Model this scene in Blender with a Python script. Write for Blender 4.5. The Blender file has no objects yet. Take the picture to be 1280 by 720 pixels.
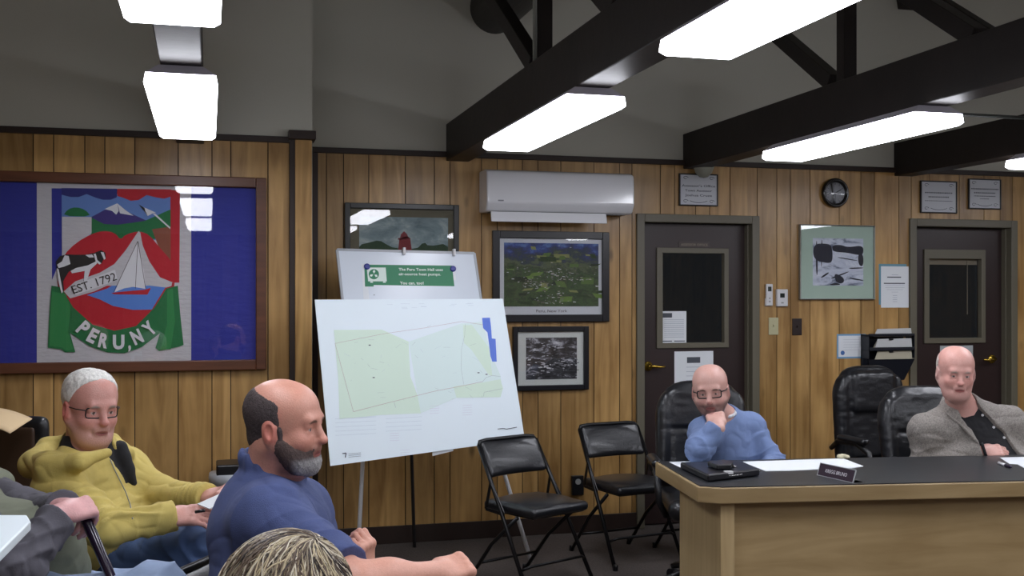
import bpy, bmesh, math, random
import numpy as np
from mathutils import Vector, Matrix, noise as mnoise
random.seed(7)
C = bpy.context.scene.collection
F, HX, HY = 1380.0, 640.0, 372.0          # focal length in px, principal column, horizon row (1280x720 frame)
TH = math.atan(0.275); S_, C_ = math.sin(TH), math.cos(TH)
CAMZ = 1.535
CAM = Vector((0, 0, CAMZ))
FW, RT, UP = Vector((S_, C_, 0)), Vector((C_, -S_, 0)), Vector((0, 0, 1))
def ray(px, py): return FW + RT * ((px - HX) / F) + UP * ((HY - py) / F)
def W(px, py, d): return CAM + ray(px, py) * d
def onY(px, py, Y): r = ray(px, py); return CAM + r * (Y / r.y)
def onZ(px, py, z): r = ray(px, py); return CAM + r * ((z - CAMZ) / r.z)
def AB(a, b, z=0): v = RT * a + FW * b; return Vector((v.x, v.y, z))
YW, YL = 6.85, 6.46

# ------------------------------------------------------------------ materials
def lin(c):
    return tuple(((v / 255) / 12.92 if v / 255 <= .04045 else ((v / 255 + .055) / 1.055) ** 2.4) for v in c)
MATS = {}
def pm(name, col, rough=.6, metal=0, spec=.5, var=0, vs=8, bump=0, bs=60, coat=0, stretch=(1, 1, 1), emit=0, sheen=0, attr=None):
    if name in MATS: return MATS[name]
    m = bpy.data.materials.new(name); m.use_nodes = True; MATS[name] = m
    nt = m.node_tree; b = nt.nodes['Principled BSDF']; L = nt.links.new
    c = lin(col)
    b.inputs['Base Color'].default_value = (*c, 1); b.inputs['Roughness'].default_value = rough
    b.inputs['Metallic'].default_value = metal; b.inputs['Specular IOR Level'].default_value = spec
    b.inputs['Coat Weight'].default_value = coat; b.inputs['Sheen Weight'].default_value = sheen
    b.inputs['Coat Roughness'].default_value = .15
    tc = nt.nodes.new('ShaderNodeTexCoord'); mp = nt.nodes.new('ShaderNodeMapping'); mp.inputs['Scale'].default_value = stretch
    L(tc.outputs['Object'], mp.inputs['Vector'])
    src = None
    if attr:
        a = nt.nodes.new('ShaderNodeAttribute'); a.attribute_name = attr; src = a.outputs['Color']
    if var or attr:
        n = nt.nodes.new('ShaderNodeTexNoise'); n.inputs['Scale'].default_value = vs; n.inputs['Detail'].default_value = 6
        L(mp.outputs[0], n.inputs['Vector'])
        r = nt.nodes.new('ShaderNodeMapRange'); r.inputs['From Min'].default_value = .3; r.inputs['From Max'].default_value = .7
        r.inputs['To Min'].default_value = 1 - var; r.inputs['To Max'].default_value = 1 + var
        L(n.outputs['Fac'], r.inputs['Value'])
        x = nt.nodes.new('ShaderNodeVectorMath'); x.operation = 'SCALE'
        if src: L(src, x.inputs[0])
        else: x.inputs[0].default_value = c
        L(r.outputs[0], x.inputs['Scale']); L(x.outputs[0], b.inputs['Base Color'])
    if bump:
        n2 = nt.nodes.new('ShaderNodeTexNoise'); n2.inputs['Scale'].default_value = bs; n2.inputs['Detail'].default_value = 4
        L(mp.outputs[0], n2.inputs['Vector'])
        bp = nt.nodes.new('ShaderNodeBump'); bp.inputs['Strength'].default_value = bump; bp.inputs['Distance'].default_value = .01
        L(n2.outputs['Fac'], bp.inputs['Height']); L(bp.outputs[0], b.inputs['Normal'])
    if emit:
        b.inputs['Emission Color'].default_value = (*c, 1); b.inputs['Emission Strength'].default_value = emit
    return m
def glass_mat(name='thin_glass', tint=(1, 1, 1), boost=1.0):
    if name in MATS: return MATS[name]
    m = bpy.data.materials.new(name); m.use_nodes = True; MATS[name] = m; nt = m.node_tree; nt.nodes.clear(); L = nt.links.new
    o = nt.nodes.new('ShaderNodeOutputMaterial'); mx = nt.nodes.new('ShaderNodeMixShader'); t = nt.nodes.new('ShaderNodeBsdfTransparent')
    g = nt.nodes.new('ShaderNodeBsdfGlossy'); g.inputs['Roughness'].default_value = .015
    fr = nt.nodes.new('ShaderNodeFresnel'); fr.inputs['IOR'].default_value = 1.5
    ml = nt.nodes.new('ShaderNodeMath'); ml.operation = 'MULTIPLY'; ml.inputs[1].default_value = boost
    t.inputs['Color'].default_value = (*tint, 1)
    ge = nt.nodes.new('ShaderNodeNewGeometry'); io = nt.nodes.new('ShaderNodeMapRange'); io.inputs['To Min'].default_value = 1.5; io.inputs['To Max'].default_value = 1 / 1.5
    L(ge.outputs['Backfacing'], io.inputs['Value']); L(io.outputs[0], fr.inputs['IOR'])
    L(fr.outputs[0], ml.inputs[0]); L(ml.outputs[0], mx.inputs[0]); L(t.outputs[0], mx.inputs[1]); L(g.outputs[0], mx.inputs[2]); L(mx.outputs[0], o.inputs[0])
    return m
def wood_mat(name, dark, light, rough=.38, knots=True, attr='tone', gs=(9, 9, .9), coat=.0):
    if name in MATS: return MATS[name]
    m = bpy.data.materials.new(name); m.use_nodes = True; MATS[name] = m; nt = m.node_tree; L = nt.links.new
    b = nt.nodes['Principled BSDF']; b.inputs['Roughness'].default_value = rough; b.inputs['Coat Weight'].default_value = coat
    tc = nt.nodes.new('ShaderNodeTexCoord'); at = nt.nodes.new('ShaderNodeAttribute'); at.attribute_name = attr
    sc = nt.nodes.new('ShaderNodeVectorMath'); sc.operation = 'SCALE'; sc.inputs['Scale'].default_value = 37
    L(at.outputs['Color'], sc.inputs[0])
    ad = nt.nodes.new('ShaderNodeVectorMath'); L(tc.outputs['Object'], ad.inputs[0]); L(sc.outputs[0], ad.inputs[1])
    mp = nt.nodes.new('ShaderNodeMapping'); mp.inputs['Scale'].default_value = gs; L(ad.outputs[0], mp.inputs['Vector'])
    n = nt.nodes.new('ShaderNodeTexNoise'); n.inputs['Scale'].default_value = 1.3; n.inputs['Detail'].default_value = 7; n.inputs['Distortion'].default_value = 1.4
    L(mp.outputs[0], n.inputs['Vector'])
    n2 = nt.nodes.new('ShaderNodeTexNoise'); n2.inputs['Scale'].default_value = 2.4; n2.inputs['Detail'].default_value = 3; L(ad.outputs[0], n2.inputs['Vector'])
    mixf = nt.nodes.new('ShaderNodeMath'); mixf.operation = 'MULTIPLY_ADD'; L(n.outputs['Fac'], mixf.inputs[0]); mixf.inputs[1].default_value = .6
    m3 = nt.nodes.new('ShaderNodeMath'); m3.operation = 'MULTIPLY'; m3.inputs[1].default_value = .4; L(n2.outputs['Fac'], m3.inputs[0]); L(m3.outputs[0], mixf.inputs[2])
    cr = nt.nodes.new('ShaderNodeValToRGB'); cr.color_ramp.elements[0].position = .36; cr.color_ramp.elements[1].position = .62
    cr.color_ramp.elements[0].color = (*lin(dark), 1); cr.color_ramp.elements[1].color = (*lin(light), 1)
    L(mixf.outputs[0], cr.inputs[0])
    sp = nt.nodes.new('ShaderNodeSeparateXYZ'); L(at.outputs['Color'], sp.inputs[0])
    mr = nt.nodes.new('ShaderNodeMapRange'); mr.inputs['To Min'].default_value = .74; mr.inputs['To Max'].default_value = 1.16; L(sp.outputs[0], mr.inputs['Value'])
    out = nt.nodes.new('ShaderNodeVectorMath'); out.operation = 'SCALE'; L(cr.outputs[0], out.inputs[0]); L(mr.outputs[0], out.inputs['Scale'])
    last = out.outputs[0]
    if knots:
        mk = nt.nodes.new('ShaderNodeMapping'); mk.inputs['Scale'].default_value = (4.5, 0, 2.1); L(ad.outputs[0], mk.inputs['Vector'])
        v = nt.nodes.new('ShaderNodeTexVoronoi'); v.inputs['Scale'].default_value = 1; v.inputs['Randomness'].default_value = 1; L(mk.outputs[0], v.inputs['Vector'])
        kr = nt.nodes.new('ShaderNodeMapRange'); kr.inputs['From Min'].default_value = .035; kr.inputs['From Max'].default_value = .12; kr.inputs['To Min'].default_value = .45; kr.inputs['To Max'].default_value = 1
        L(v.outputs['Distance'], kr.inputs['Value'])
        o2 = nt.nodes.new('ShaderNodeVectorMath'); o2.operation = 'SCALE'; L(last, o2.inputs[0]); L(kr.outputs[0], o2.inputs['Scale']); last = o2.outputs[0]
    L(last, b.inputs['Base Color'])
    bp = nt.nodes.new('ShaderNodeBump'); bp.inputs['Strength'].default_value = .12; bp.inputs['Distance'].default_value = .004; L(n.outputs['Fac'], bp.inputs['Height']); L(bp.outputs[0], b.inputs['Normal'])
    return m
def picture_mat(name, stops, scale=6, stretch=(1, 1, 1), rough=.5, detail=8, zgrad=None, dist=0):
    """noise -> ramp; zgrad=(z0,z1,weight) biases the ramp with height (a horizon that belongs to the printed picture)"""
    if name in MATS: return MATS[name]
    m = bpy.data.materials.new(name); m.use_nodes = True; MATS[name] = m; nt = m.node_tree; L = nt.links.new
    b = nt.nodes['Principled BSDF']; b.inputs['Roughness'].default_value = rough
    tc = nt.nodes.new('ShaderNodeTexCoord'); mp = nt.nodes.new('ShaderNodeMapping'); mp.inputs['Scale'].default_value = stretch; L(tc.outputs['Object'], mp.inputs['Vector'])
    n = nt.nodes.new('ShaderNodeTexNoise'); n.inputs['Scale'].default_value = scale; n.inputs['Detail'].default_value = detail; n.inputs['Distortion'].default_value = dist
    n.inputs['Roughness'].default_value = .65; L(mp.outputs[0], n.inputs['Vector'])
    f = n.outputs['Fac']
    if zgrad:
        sp = nt.nodes.new('ShaderNodeSeparateXYZ'); L(tc.outputs['Object'], sp.inputs[0])
        mr = nt.nodes.new('ShaderNodeMapRange'); mr.inputs['From Min'].default_value = zgrad[0]; mr.inputs['From Max'].default_value = zgrad[1]
        mr.inputs['To Min'].default_value = zgrad[3] if len(zgrad) > 3 else -zgrad[2]; mr.inputs['To Max'].default_value = zgrad[2]; L(sp.outputs[2], mr.inputs['Value'])
        a = nt.nodes.new('ShaderNodeMath'); L(f, a.inputs[0]); L(mr.outputs[0], a.inputs[1]); f = a.outputs[0]
    cr = nt.nodes.new('ShaderNodeValToRGB'); L(f, cr.inputs[0]); e = cr.color_ramp.elements
    e[0].position, e[0].color = stops[0][0], (*lin(stops[0][1]), 1); e[1].position, e[1].color = stops[-1][0], (*lin(stops[-1][1]), 1)
    for p, c in stops[1:-1]:
        k = e.new(p); k.color = (*lin(c), 1)
    L(cr.outputs[0], b.inputs['Base Color'])
    return m

# ------------------------------------------------------------------ mesh builder
OFF = {}
class MB:
    def __init__(s): s.v = []; s.f = []; s.m = []; s.t = []; s.mi = 0; s.tone = .5
    def add(s, vs, fs):
        o = len(s.v); s.v += [Vector(v) for v in vs]; s.f += [[i + o for i in f] for f in fs]; s.m += [s.mi] * len(fs); s.t += [s.tone] * len(fs); return s
    def box(s, a, b):
        x0, x1 = sorted((a[0], b[0])); y0, y1 = sorted((a[1], b[1])); z0, z1 = sorted((a[2], b[2]))
        vs = [(x, y, z) for z in (z0, z1) for y in (y0, y1) for x in (x0, x1)]
        return s.add(vs, [(0, 2, 3, 1), (4, 5, 7, 6), (0, 1, 5, 4), (2, 6, 7, 3), (0, 4, 6, 2), (1, 3, 7, 5)])
    def obox(s, c, ax, ay, az, h):
        c = Vector(c); ax, ay, az = Vector(ax).normalized() * h[0], Vector(ay).normalized() * h[1], Vector(az).normalized() * h[2]
        vs = [c + ax * i + ay * j + az * k for k in (-1, 1) for j in (-1, 1) for i in (-1, 1)]
        return s.add(vs, [(0, 2, 3, 1), (4, 5, 7, 6), (0, 1, 5, 4), (2, 6, 7, 3), (0, 4, 6, 2), (1, 3, 7, 5)])
    def bar(s, a, b, w, h, up=(0, 0, 1)):
        a, b = Vector(a), Vector(b); d = (b - a); L = d.length; d.normalize(); u = Vector(up)
        sd = d.cross(u); sd = sd.normalized() if sd.length > 1e-6 else Vector((1, 0, 0)); u = sd.cross(d).normalized()
        return s.obox((a + b) / 2, d, sd, u, (L / 2, w / 2, h / 2))
    def quadslab(s, p, n, t):
        """thick slab on polygon p, extruded by -n*t"""
        p = [Vector(q) for q in p]; n = Vector(n).normalized() * t; k = len(p)
        vs = p + [q - n for q in p]
        return s.add(vs, [list(range(k)), list(range(2 * k - 1, k - 1, -1))] + [(i, i + k, (i + 1) % k + k, (i + 1) % k) for i in range(k)])
    def poly(s, p): return s.add(p, [list(range(len(p)))])
    def tube(s, path, r, n=10, closed=False, caps=True):
        P = [Vector(p) for p in path]; R = r if isinstance(r, (list, tuple)) else [r] * len(P); N = len(P); o = len(s.v); T = []
        for i in range(N):
            a = P[(i - 1) % N] if (closed or i) else P[0]; b = P[(i + 1) % N] if (closed or i < N - 1) else P[-1]
            T.append((b - a).normalized())
        u = T[0].orthogonal().normalized(); vs = []
        for i in range(N):
            u = (u - T[i] * u.dot(T[i])); u = u.normalized() if u.length > 1e-6 else T[i].orthogonal().normalized(); w = T[i].cross(u)
            vs += [P[i] + (u * math.cos(2 * math.pi * k / n) + w * math.sin(2 * math.pi * k / n)) * R[i] for k in range(n)]
        fs = []
        for i in range(N if closed else N - 1):
            j = (i + 1) % N
            fs += [(i * n + k, i * n + (k + 1) % n, j * n + (k + 1) % n, j * n + k) for k in range(n)]
        if caps and not closed: fs += [list(range(n - 1, -1, -1)), [(N - 1) * n + k for k in range(n)]]
        return s.add(vs, fs)
    def lathe(s, c, axis, prof, n=24):
        """prof: (radius, along) pairs"""
        c, ax = Vector(c), Vector(axis).normalized(); u = ax.orthogonal().normalized(); w = ax.cross(u); vs = []; fs = []
        for (r, t) in prof: vs += [c + ax * t + (u * math.cos(2 * math.pi * k / n) + w * math.sin(2 * math.pi * k / n)) * r for k in range(n)]
        for i in range(len(prof) - 1): fs += [(i * n + k, i * n + (k + 1) % n, (i + 1) * n + (k + 1) % n, (i + 1) * n + k) for k in range(n)]
        if prof[0][0] > 1e-6: fs.append(list(range(n - 1, -1, -1)))
        if prof[-1][0] > 1e-6: fs.append([(len(prof) - 1) * n + k for k in range(n)])
        return s.add(vs, fs)
    def build(s, name, mats, parent=None, smooth=False, bevel=0, bseg=2, world=True, sub=0):
        me = bpy.data.meshes.new(name); off = Vector((0, 0, 0))
        if parent is not None and world: off = OFF.get(parent.name, Vector((0, 0, 0)))
        elif parent is None and world:
            lo = Vector([min(v[i] for v in s.v) for i in range(3)]); hi = Vector([max(v[i] for v in s.v) for i in range(3)])
            off = Vector(((lo.x + hi.x) / 2, (lo.y + hi.y) / 2, lo.z))
        me.from_pydata([tuple(v - off) for v in s.v], [], s.f)
        if not isinstance(mats, (list, tuple)): mats = [mats]
        for m in mats: me.materials.append(m)
        me.polygons.foreach_set('material_index', s.m); me.update()
        if len(set(s.t)) > 1 or s.tone != .5:
            ca = me.color_attributes.new('tone', 'FLOAT_COLOR', 'CORNER')
            for p in me.polygons:
                t = s.t[p.index]
                for li in p.loop_indices: ca.data[li].color = (t, (t * 7.3) % 1, (t * 3.7) % 1, 1)
        bm = bmesh.new(); bm.from_mesh(me); bmesh.ops.recalc_face_normals(bm, faces=bm.faces); bm.to_mesh(me); bm.free()
        if smooth: me.polygons.foreach_set('use_smooth', [True] * len(me.polygons))
        o = bpy.data.objects.new(name, me); C.objects.link(o)
        if parent is not None: o.parent = parent
        else: o.location = off
        OFF[o.name] = off
        if bevel:
            b = o.modifiers.new('bevel', 'BEVEL'); b.width = bevel; b.segments = bseg; b.limit_method = 'ANGLE'; b.angle_limit = .6
            me.polygons.foreach_set('use_smooth', [True] * len(me.polygons)); b.harden_normals = True
        if sub: b = o.modifiers.new('sub', 'SUBSURF'); b.levels = b.render_levels = sub
        return o
def tag(o, label, cat, group=None, kind=None):
    o['label'] = label; o['category'] = cat
    if group: o['group'] = group
    if kind: o['kind'] = kind
    return o
def thing(name, label, cat, loc=(0, 0, 0), rotz=0, group=None):
    o = bpy.data.objects.new(name, None); C.objects.link(o); o.location = loc; o.rotation_euler = (0, 0, rotz); o.empty_display_size = .1
    OFF[o.name] = Vector(loc); return tag(o, label, cat, group)
def struct(o): o['kind'] = 'structure'; return o
def dup(root, loc, rotz=None, label=None, group=None):
    def cp(o, par):
        c = o.copy(); C.objects.link(c); c.parent = par
        for ch in [x for x in o.children]: cp(ch, c)
        return c
    r = root.copy(); C.objects.link(r); r.location = loc
    if rotz is not None: r.rotation_euler = (0, 0, rotz)
    if label: r['label'] = label
    if group: r['group'] = group
    for ch in list(root.children): cp(ch, r)
    return r
def text_geo(st, bold=0.0, spacing=1.0):
    cu = bpy.data.curves.new('t', 'FONT'); cu.body = st; cu.size = 1; cu.offset = bold; cu.space_character = spacing; cu.resolution_u = 3
    o = bpy.data.objects.new('t', cu); C.objects.link(o); dg = bpy.context.evaluated_depsgraph_get()
    me = o.evaluated_get(dg).to_mesh(); vs = [v.co.copy() for v in me.vertices]; fs = [list(p.vertices) for p in me.polygons]
    o.evaluated_get(dg).to_mesh_clear(); bpy.data.objects.remove(o); bpy.data.curves.remove(cu)
    if not vs: return [], [], 0, 1
    x0 = min(v.x for v in vs); x1 = max(v.x for v in vs); y0 = min(v.y for v in vs); y1 = max(v.y for v in vs)
    return [Vector((v.x - x0, v.y, 0)) for v in vs], fs, x1 - x0, .72
def put_text(mb, st, o, ux, uy, w, h, align='c', bold=.0, spacing=1.0):
    """fit string in width w (m) and cap height h at origin o (baseline), directions ux, uy"""
    vs, fs, tw, th = text_geo(st, bold, spacing)
    if not vs: return
    ux, uy, o = Vector(ux).normalized(), Vector(uy).normalized(), Vector(o); sx = w / tw; sy = h / th
    sh = {'c': -w / 2, 'l': 0}[align]
    mb.add([o + ux * (v.x * sx + sh) + uy * (v.y * sy) for v in vs], fs)
def smooth_poly(p, n=2):
    for _ in range(n):
        q = []
        for i in range(len(p)):
            a, b = p[i], p[(i + 1) % len(p)]
            q += [(a[0] * .75 + b[0] * .25, a[1] * .75 + b[1] * .25), (a[0] * .25 + b[0] * .75, a[1] * .25 + b[1] * .75)]
        p = q
    return p
def rnd_rect(w, h, r, n=5):
    pts = []
    for cx, cy, a0 in ((w / 2 - r, h / 2 - r, 0), (-w / 2 + r, h / 2 - r, 90), (-w / 2 + r, -h / 2 + r, 180), (w / 2 - r, -h / 2 + r, 270)):
        for k in range(n + 1):
            a = math.radians(a0 + 90 * k / n); pts.append((cx + r * math.cos(a), cy + r * math.sin(a)))
    return pts

# ------------------------------------------------------------------ palette
panel = wood_mat('knotty_panelling', (142, 106, 58), (192, 153, 96), rough=.34)
darkwood = pm('dark_stained_trim', (42, 28, 22), .5, var=.2, vs=6, stretch=(1, 1, .3))
beam_m = pm('dark_brown_beam', (36, 30, 28), .5, spec=.3, var=.18, vs=5, bump=.1, bs=20)
framewood = pm('brown_frame_wood', (92, 54, 34), .4, var=.25, vs=9, stretch=(.4, 3, 3))
drywall = pm('grey_drywall', (196, 194, 182), .9, bump=.05, bs=120)
carpet = pm('brown_grey_carpet', (84, 76, 72), .95, var=.25, vs=90, bump=.5, bs=400)
casing = pm('taupe_door_casing', (100, 95, 80), .45)
doorm = pm('dark_brown_door', (44, 30, 29), .4, var=.12, vs=4)
lead = pm('dark_groove_wood', (52, 34, 20), .8)  # dark brown wood behind the panelling grooves
white_pl = pm('white_plastic', (214, 214, 216), .28, coat=.3)
white_pa = pm('white_paper', (226, 230, 234), .8)
ink = pm('grey_ink', (80, 84, 92), .8)
faint = pm('faint_ink', (172, 178, 190), .8)
black_pl = pm('black_plastic', (17, 17, 20), .35)
black_le = pm('black_leather', (22, 23, 27), .34, bump=.12, bs=90, coat=.15)
black_me = pm('black_metal', (24, 24, 26), .32, metal=.4)
chrome = pm('brushed_steel', (180, 180, 180), .25, metal=1)
brass = pm('brass', (200, 165, 70), .22, metal=1)
glass = glass_mat(boost=1.0)
oak = wood_mat('pale_desk_laminate', (160, 134, 92), (186, 160, 116), rough=.4, knots=False, gs=(1.2, 1.2, 9))
oakv = wood_mat('pale_desk_end_laminate', (170, 146, 104), (192, 168, 126), rough=.4, knots=False, gs=(9, 9, .8))

# ------------------------------------------------------------------ room shell
def mx(px, Y): return onY(px, 300, Y).x
D1 = (2.738, 3.636, 2.093); D2 = (4.822, 5.731, 2.10)
XR, XLW, YS = 11.0, -3.6, -3.4
ZT = 4.0
m = MB(); m.box((XLW - .1, YS - .1, -.12), (XR + .1, YW + .2, 0)); struct(m.build('floor', carpet))
def gable(mb, x0, x1):
    mb.quadslab([(x0, YW + .2, 3.8), (x1, YW + .2, 3.8), (x1, 2.1, 5.0), (x0, 2.1, 5.0)], (0, -.2, -1), .12)
    mb.quadslab([(x0, 2.1, 5.0), (x1, 2.1, 5.0), (x1, YS - .1, 3.8), (x0, YS - .1, 3.8)], (0, .2, -1), .12)
m = MB(); gable(m, XLW - .1, XR + .1); struct(m.build('ceiling', drywall))
def wall_boxes(mb, y0, y1, x0, x1, z1, doors):
    xs = x0
    for (a, b, t) in doors:
        mb.box((xs, y0, 0), (a, y1, z1)); mb.box((a, y0, t), (b, y1, z1)); xs = b
    mb.box((xs, y0, 0), (x1, y1, z1))
XJ = .58
m = MB(); wall_boxes(m, YW + .008, YW + .16, XJ - .2, XR + .1, 3.9, [(D1[0] + .03, D1[1] - .03, D1[2] - .03), (D2[0] + .03, D2[1] - .03, D2[2] - .03)])
wallN = struct(m.build('wall_north', drywall))
m = MB(); m.box((XLW, YL + .008, 0), (XJ, YW + .16, 4.0)); wallNW = struct(m.build('wall_northwest', drywall))
for nm, a, b in (('wall_west', (XLW - .1, YS, 0), (XLW, YW, 4.9)), ('wall_east', (XR, YS, 0), (XR + .1, YW, 4.9)), ('wall_south', (XLW, YS - .1, 0), (XR, YS, 3.9))):
    m = MB(); m.mi = 0; m.box(a, b)
    struct(m.build(nm, drywall))
def planks(Y, xs, z0, z1, doors, parent, dz=.008):
    mb = MB(); cuts = sorted(set(xs))
    for i in range(len(cuts) - 1):
        a, b = cuts[i] + .0028, cuts[i + 1] - .0028; mb.tone = random.random(); mb.mi = 0
        segs = [(a, b, z0)]
        for (da, db, dt) in doors:
            ns = []
            for (p, q, zz) in segs:
                if q <= da or p >= db: ns.append((p, q, zz)); continue
                if p < da: ns.append((p, da, zz))
                ns.append((max(p, da), min(q, db), dt))
                if q > db: ns.append((db, q, zz))
            segs = ns
        for (p, q, zz) in segs:
            if q - p > .002: mb.box((p, Y, zz), (q, Y + dz, z1))
        mb.mi = 1
    return mb.build('panelling', [panel, lead], parent)
gN = [408, 429.5, 461, 506.7, 543, 562.5, 602, 621.7, 653, 672.5, 701, 742.5, 774.5, 790, 825.5, 843, 869.5, 887, 912.5, 946.5, 971, 988, 1012.6, 1049, 1076, 1093, 1123.6, 1139, 1162, 1199, 1230, 1250]
xN = [XJ] + [mx(p, YW) for p in gN]
while xN[-1] < XR - .2: xN.append(xN[-1] + random.choice([.16, .26, .11, .21]))
xN.append(XR)
planks(YW, xN, .10, 2.43, [D1, D2], wallN)
gL = [41.5, 67, 106, 131, 168.5, 222.8, 265, 288.5, 335]
xL = [mx(p, YL) for p in gL]
xl = [xL[0]]
while xl[-1] > XLW + .2: xl.append(xl[-1] - random.choice([.25, .18, .13, .2]))
xl.append(XLW)
XPOST = mx(362, YL)
planks(YL, xl[::-1] + xL[1:] + [XPOST], .10, 2.43, [], wallNW)
# dark groove backing behind the planks
m = MB(); wall_boxes(m, YW + .0055, YW + .0085, XJ, XR, 2.43, [D1, D2]); m.build('groove_backing', lead, wallN)
m = MB(); m.box((XLW, YL + .0055, 0), (XPOST, YL + .0085, 2.43)); m.build('groove_backing', lead, wallNW)
# panelling on the other walls, simple wide boards behind and beside the camera
for wn, horiz in (('wall_west', 0), ('wall_east', 0), ('wall_south', 1)):
    mb = MB(); t = (XLW if horiz else YS)
    end = XR if horiz else (YL if wn == 'wall_west' else YW)
    while t < end - .01:
        w = min(random.choice([.16, .26, .2]), end - t); mb.tone = random.random()
        if horiz: mb.box((t + .002, YS, .1), (t + w - .002, YS + .008, 2.43))
        elif wn == 'wall_west': mb.box((XLW, t + .002, .1), (XLW + .008, t + w - .002, 2.43))
        else: mb.box((XR - .008, t + .002, .1), (XR, t + w - .002, 2.43))
        t += w
    mb.build('panelling', panel, bpy.data.objects[wn])
# baseboards and cornice trims
def seg_board(name, Y, z0, z1, d, x0, x1, doors):
    mb = MB(); xs = x0
    for (a, b, t) in doors: mb.box((xs, Y - d, z0), (a, Y, z1)); xs = b
    mb.box((xs, Y - d, z0), (x1, Y, z1)); return struct(mb.build(name, darkwood, bevel=.003))
seg_board('baseboard_north', YW, 0, .11, .014, XJ, XR, [D1, D2])
seg_board('baseboard_northwest', YL, 0, .11, .014, XLW, XPOST, [])
seg_board('trim_1', YW, 2.423, 2.458, .022, XJ, XR, [])
seg_board('trim_2', YL, 2.422, 2.458, .022, XLW, XPOST, [])
# corner post at the jog with its cap, dark edge strip
m = MB(); xa, xb = mx(369, YL - .03), mx(390, YL - .03)
m.tone = .8; m.box((xa, YL - .03, 0), (xb, YL + .05, 2.44)); struct(m.build('trim_3', panel, bevel=.003))
m = MB(); m.box((XPOST, YL - .02, 0), (xa, YL + .05, 2.45)); struct(m.build('trim_4', darkwood))
m = MB(); m.box((XPOST - .01, YL - .07, 2.44), (xb + .02, YL + .1, 2.49)); struct(m.build('trim_5', darkwood, bevel=.004))
m = MB(); m.box((XJ, YW - .03, .0), (mx(397, YW), YW, 2.42)); struct(m.build('corner_shade_strip', darkwood))  # added dark strip that paints in the shade of the inside corner

# ------------------------------------------------------------------ doors
def wr(x0, y0, x1, y1, Y):
    """picture rectangle -> X0,X1,zb,zt on plane Y (y read at the middle column)"""
    xc = (x0 + x1) / 2; return onY(x0, 300, Y).x, onY(x1, 300, Y).x, onY(xc, y1, Y).z, onY(xc, y0, Y).z
def ring(mb, X0, X1, z0, z1, w, y0, y1):
    mb.box((X0, y0, z0), (X0 + w, y1, z1)); mb.box((X1 - w, y0, z0), (X1, y1, z1)); mb.box((X0 + w, y0, z1 - w), (X1 - w, y1, z1)); mb.box((X0 + w, y0, z0), (X1 - w, y1, z0 + w))
def make_door(n, D, winframe, pane, hx, hy, blind):
    r = bpy.data.objects.new('door_%d' % n, None); C.objects.link(r); r.location = ((D[0] + D[1]) / 2, YW, 0); OFF[r.name] = Vector(r.location); struct(r)
    mb = MB(); w = .055
    mb.box((D[0], YW - .02, 0), (D[0] + w, YW + .14, D[2])); mb.box((D[1] - w, YW - .02, 0), (D[1], YW + .14, D[2])); mb.box((D[0] + w, YW - .02, D[2] - w), (D[1] - w, YW + .14, D[2]))
    mb.box((D[0] + w, YW + .03, 0), (D[0] + w + .012, YW + .14, D[2] - w)); mb.box((D[1] - w - .012, YW + .03, 0), (D[1] - w, YW + .14, D[2] - w))
    mb.build('door_frame', casing, r, bevel=.004)
    Yd = YW + .075
    a0, a1, b0, b1 = wr(*winframe, Yd - .012); p0, p1, q0, q1 = wr(*pane, Yd)
    mb = MB(); X0, X1, Z1 = D[0] + w + .004, D[1] - w - .004, D[2] - w - .004
    for (l, rr, bz, tz) in ((X0, p0, .01, Z1), (p1, X1, .01, Z1), (p0, p1, .01, q0), (p0, p1, q1, Z1)): mb.box((l, Yd, bz), (rr, Yd + .044, tz))
    leaf = mb.build('door_leaf', doorm, r)
    mb = MB(); g = .0
    mb.box((a0, Yd - .014, b0), (p0 + .004, Yd + .03, b1)); mb.box((p1 - .004, Yd - .014, b0), (a1, Yd + .03, b1)); mb.box((p0, Yd - .014, q1 - .004), (p1, Yd + .03, b1)); mb.box((p0, Yd - .014, b0), (p1, Yd + .03, q0 + .004))
    mb.build('window_frame', casing, r, bevel=.003)
    mb = MB(); mb.box((p0, Yd + .02, q0), (p1, Yd + .024, q1)); mb.build('glass_pane', glass, r)
    H = onY(hx, hy, Yd - .03)
    mb = MB(); mb.lathe((H.x, Yd, H.z), (0, -1, 0), [(.033, 0), (.033, .006), (.026, .012), (.011, .016), (.011, .045), (0, .045)], 24)
    sg = 1 if n == 1 else -1
    mb.tube([(H.x, Yd - .045, H.z), (H.x + sg * .03, Yd - .052, H.z), (H.x + sg * .07, Yd - .05, H.z - .004), (H.x + sg * .105, Yd - .047, H.z - .002)], [.011, .01, .009, .007], 12)
    mb.build('lever_handle', brass, r, smooth=True)
    if blind:
        mb = MB(); mb.box((p0 + .01, Yd + .03, q1 - .045), (p1 - .01, Yd + .05, q1 - .002)); c = onY(1212, 300, Yd).x
        mb.tube([(c, Yd + .026, q1 - .02), (c, Yd + .026, onY(1212, 393, Yd).z)], .003, 6); mb.build('window_blind', pm('blind_taupe', (120, 112, 96), .6), r)
    return r, Yd
door1, Yd = make_door(1, D1, (821, 310, 911, 435), (827, 316, 905, 429), 812, 458, False)
door2, _ = make_door(2, D2, (1155.5, 312, 1232, 429), (1160, 323, 1226, 423), 1243, 449, True)
# small room plaque on door 1
a0, a1, b0, b1 = wr(848, 302, 887, 309, Yd)
m = MB(); m.box((a0, Yd - .004, b0), (a1, Yd, b1)); pl = m.build('plaque', pm('dark_plaque', (58, 44, 42), .4), door1)
m = MB(); put_text(m, "ASSESSOR OFFICE", ((a0 + a1) / 2, Yd - .0046, b0 + .009), (1, 0, 0), (0, 0, 1), (a1 - a0) * .86, .016); m.build('lettering', pm('plaque_letters', (150, 140, 120), .6), pl)

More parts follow.
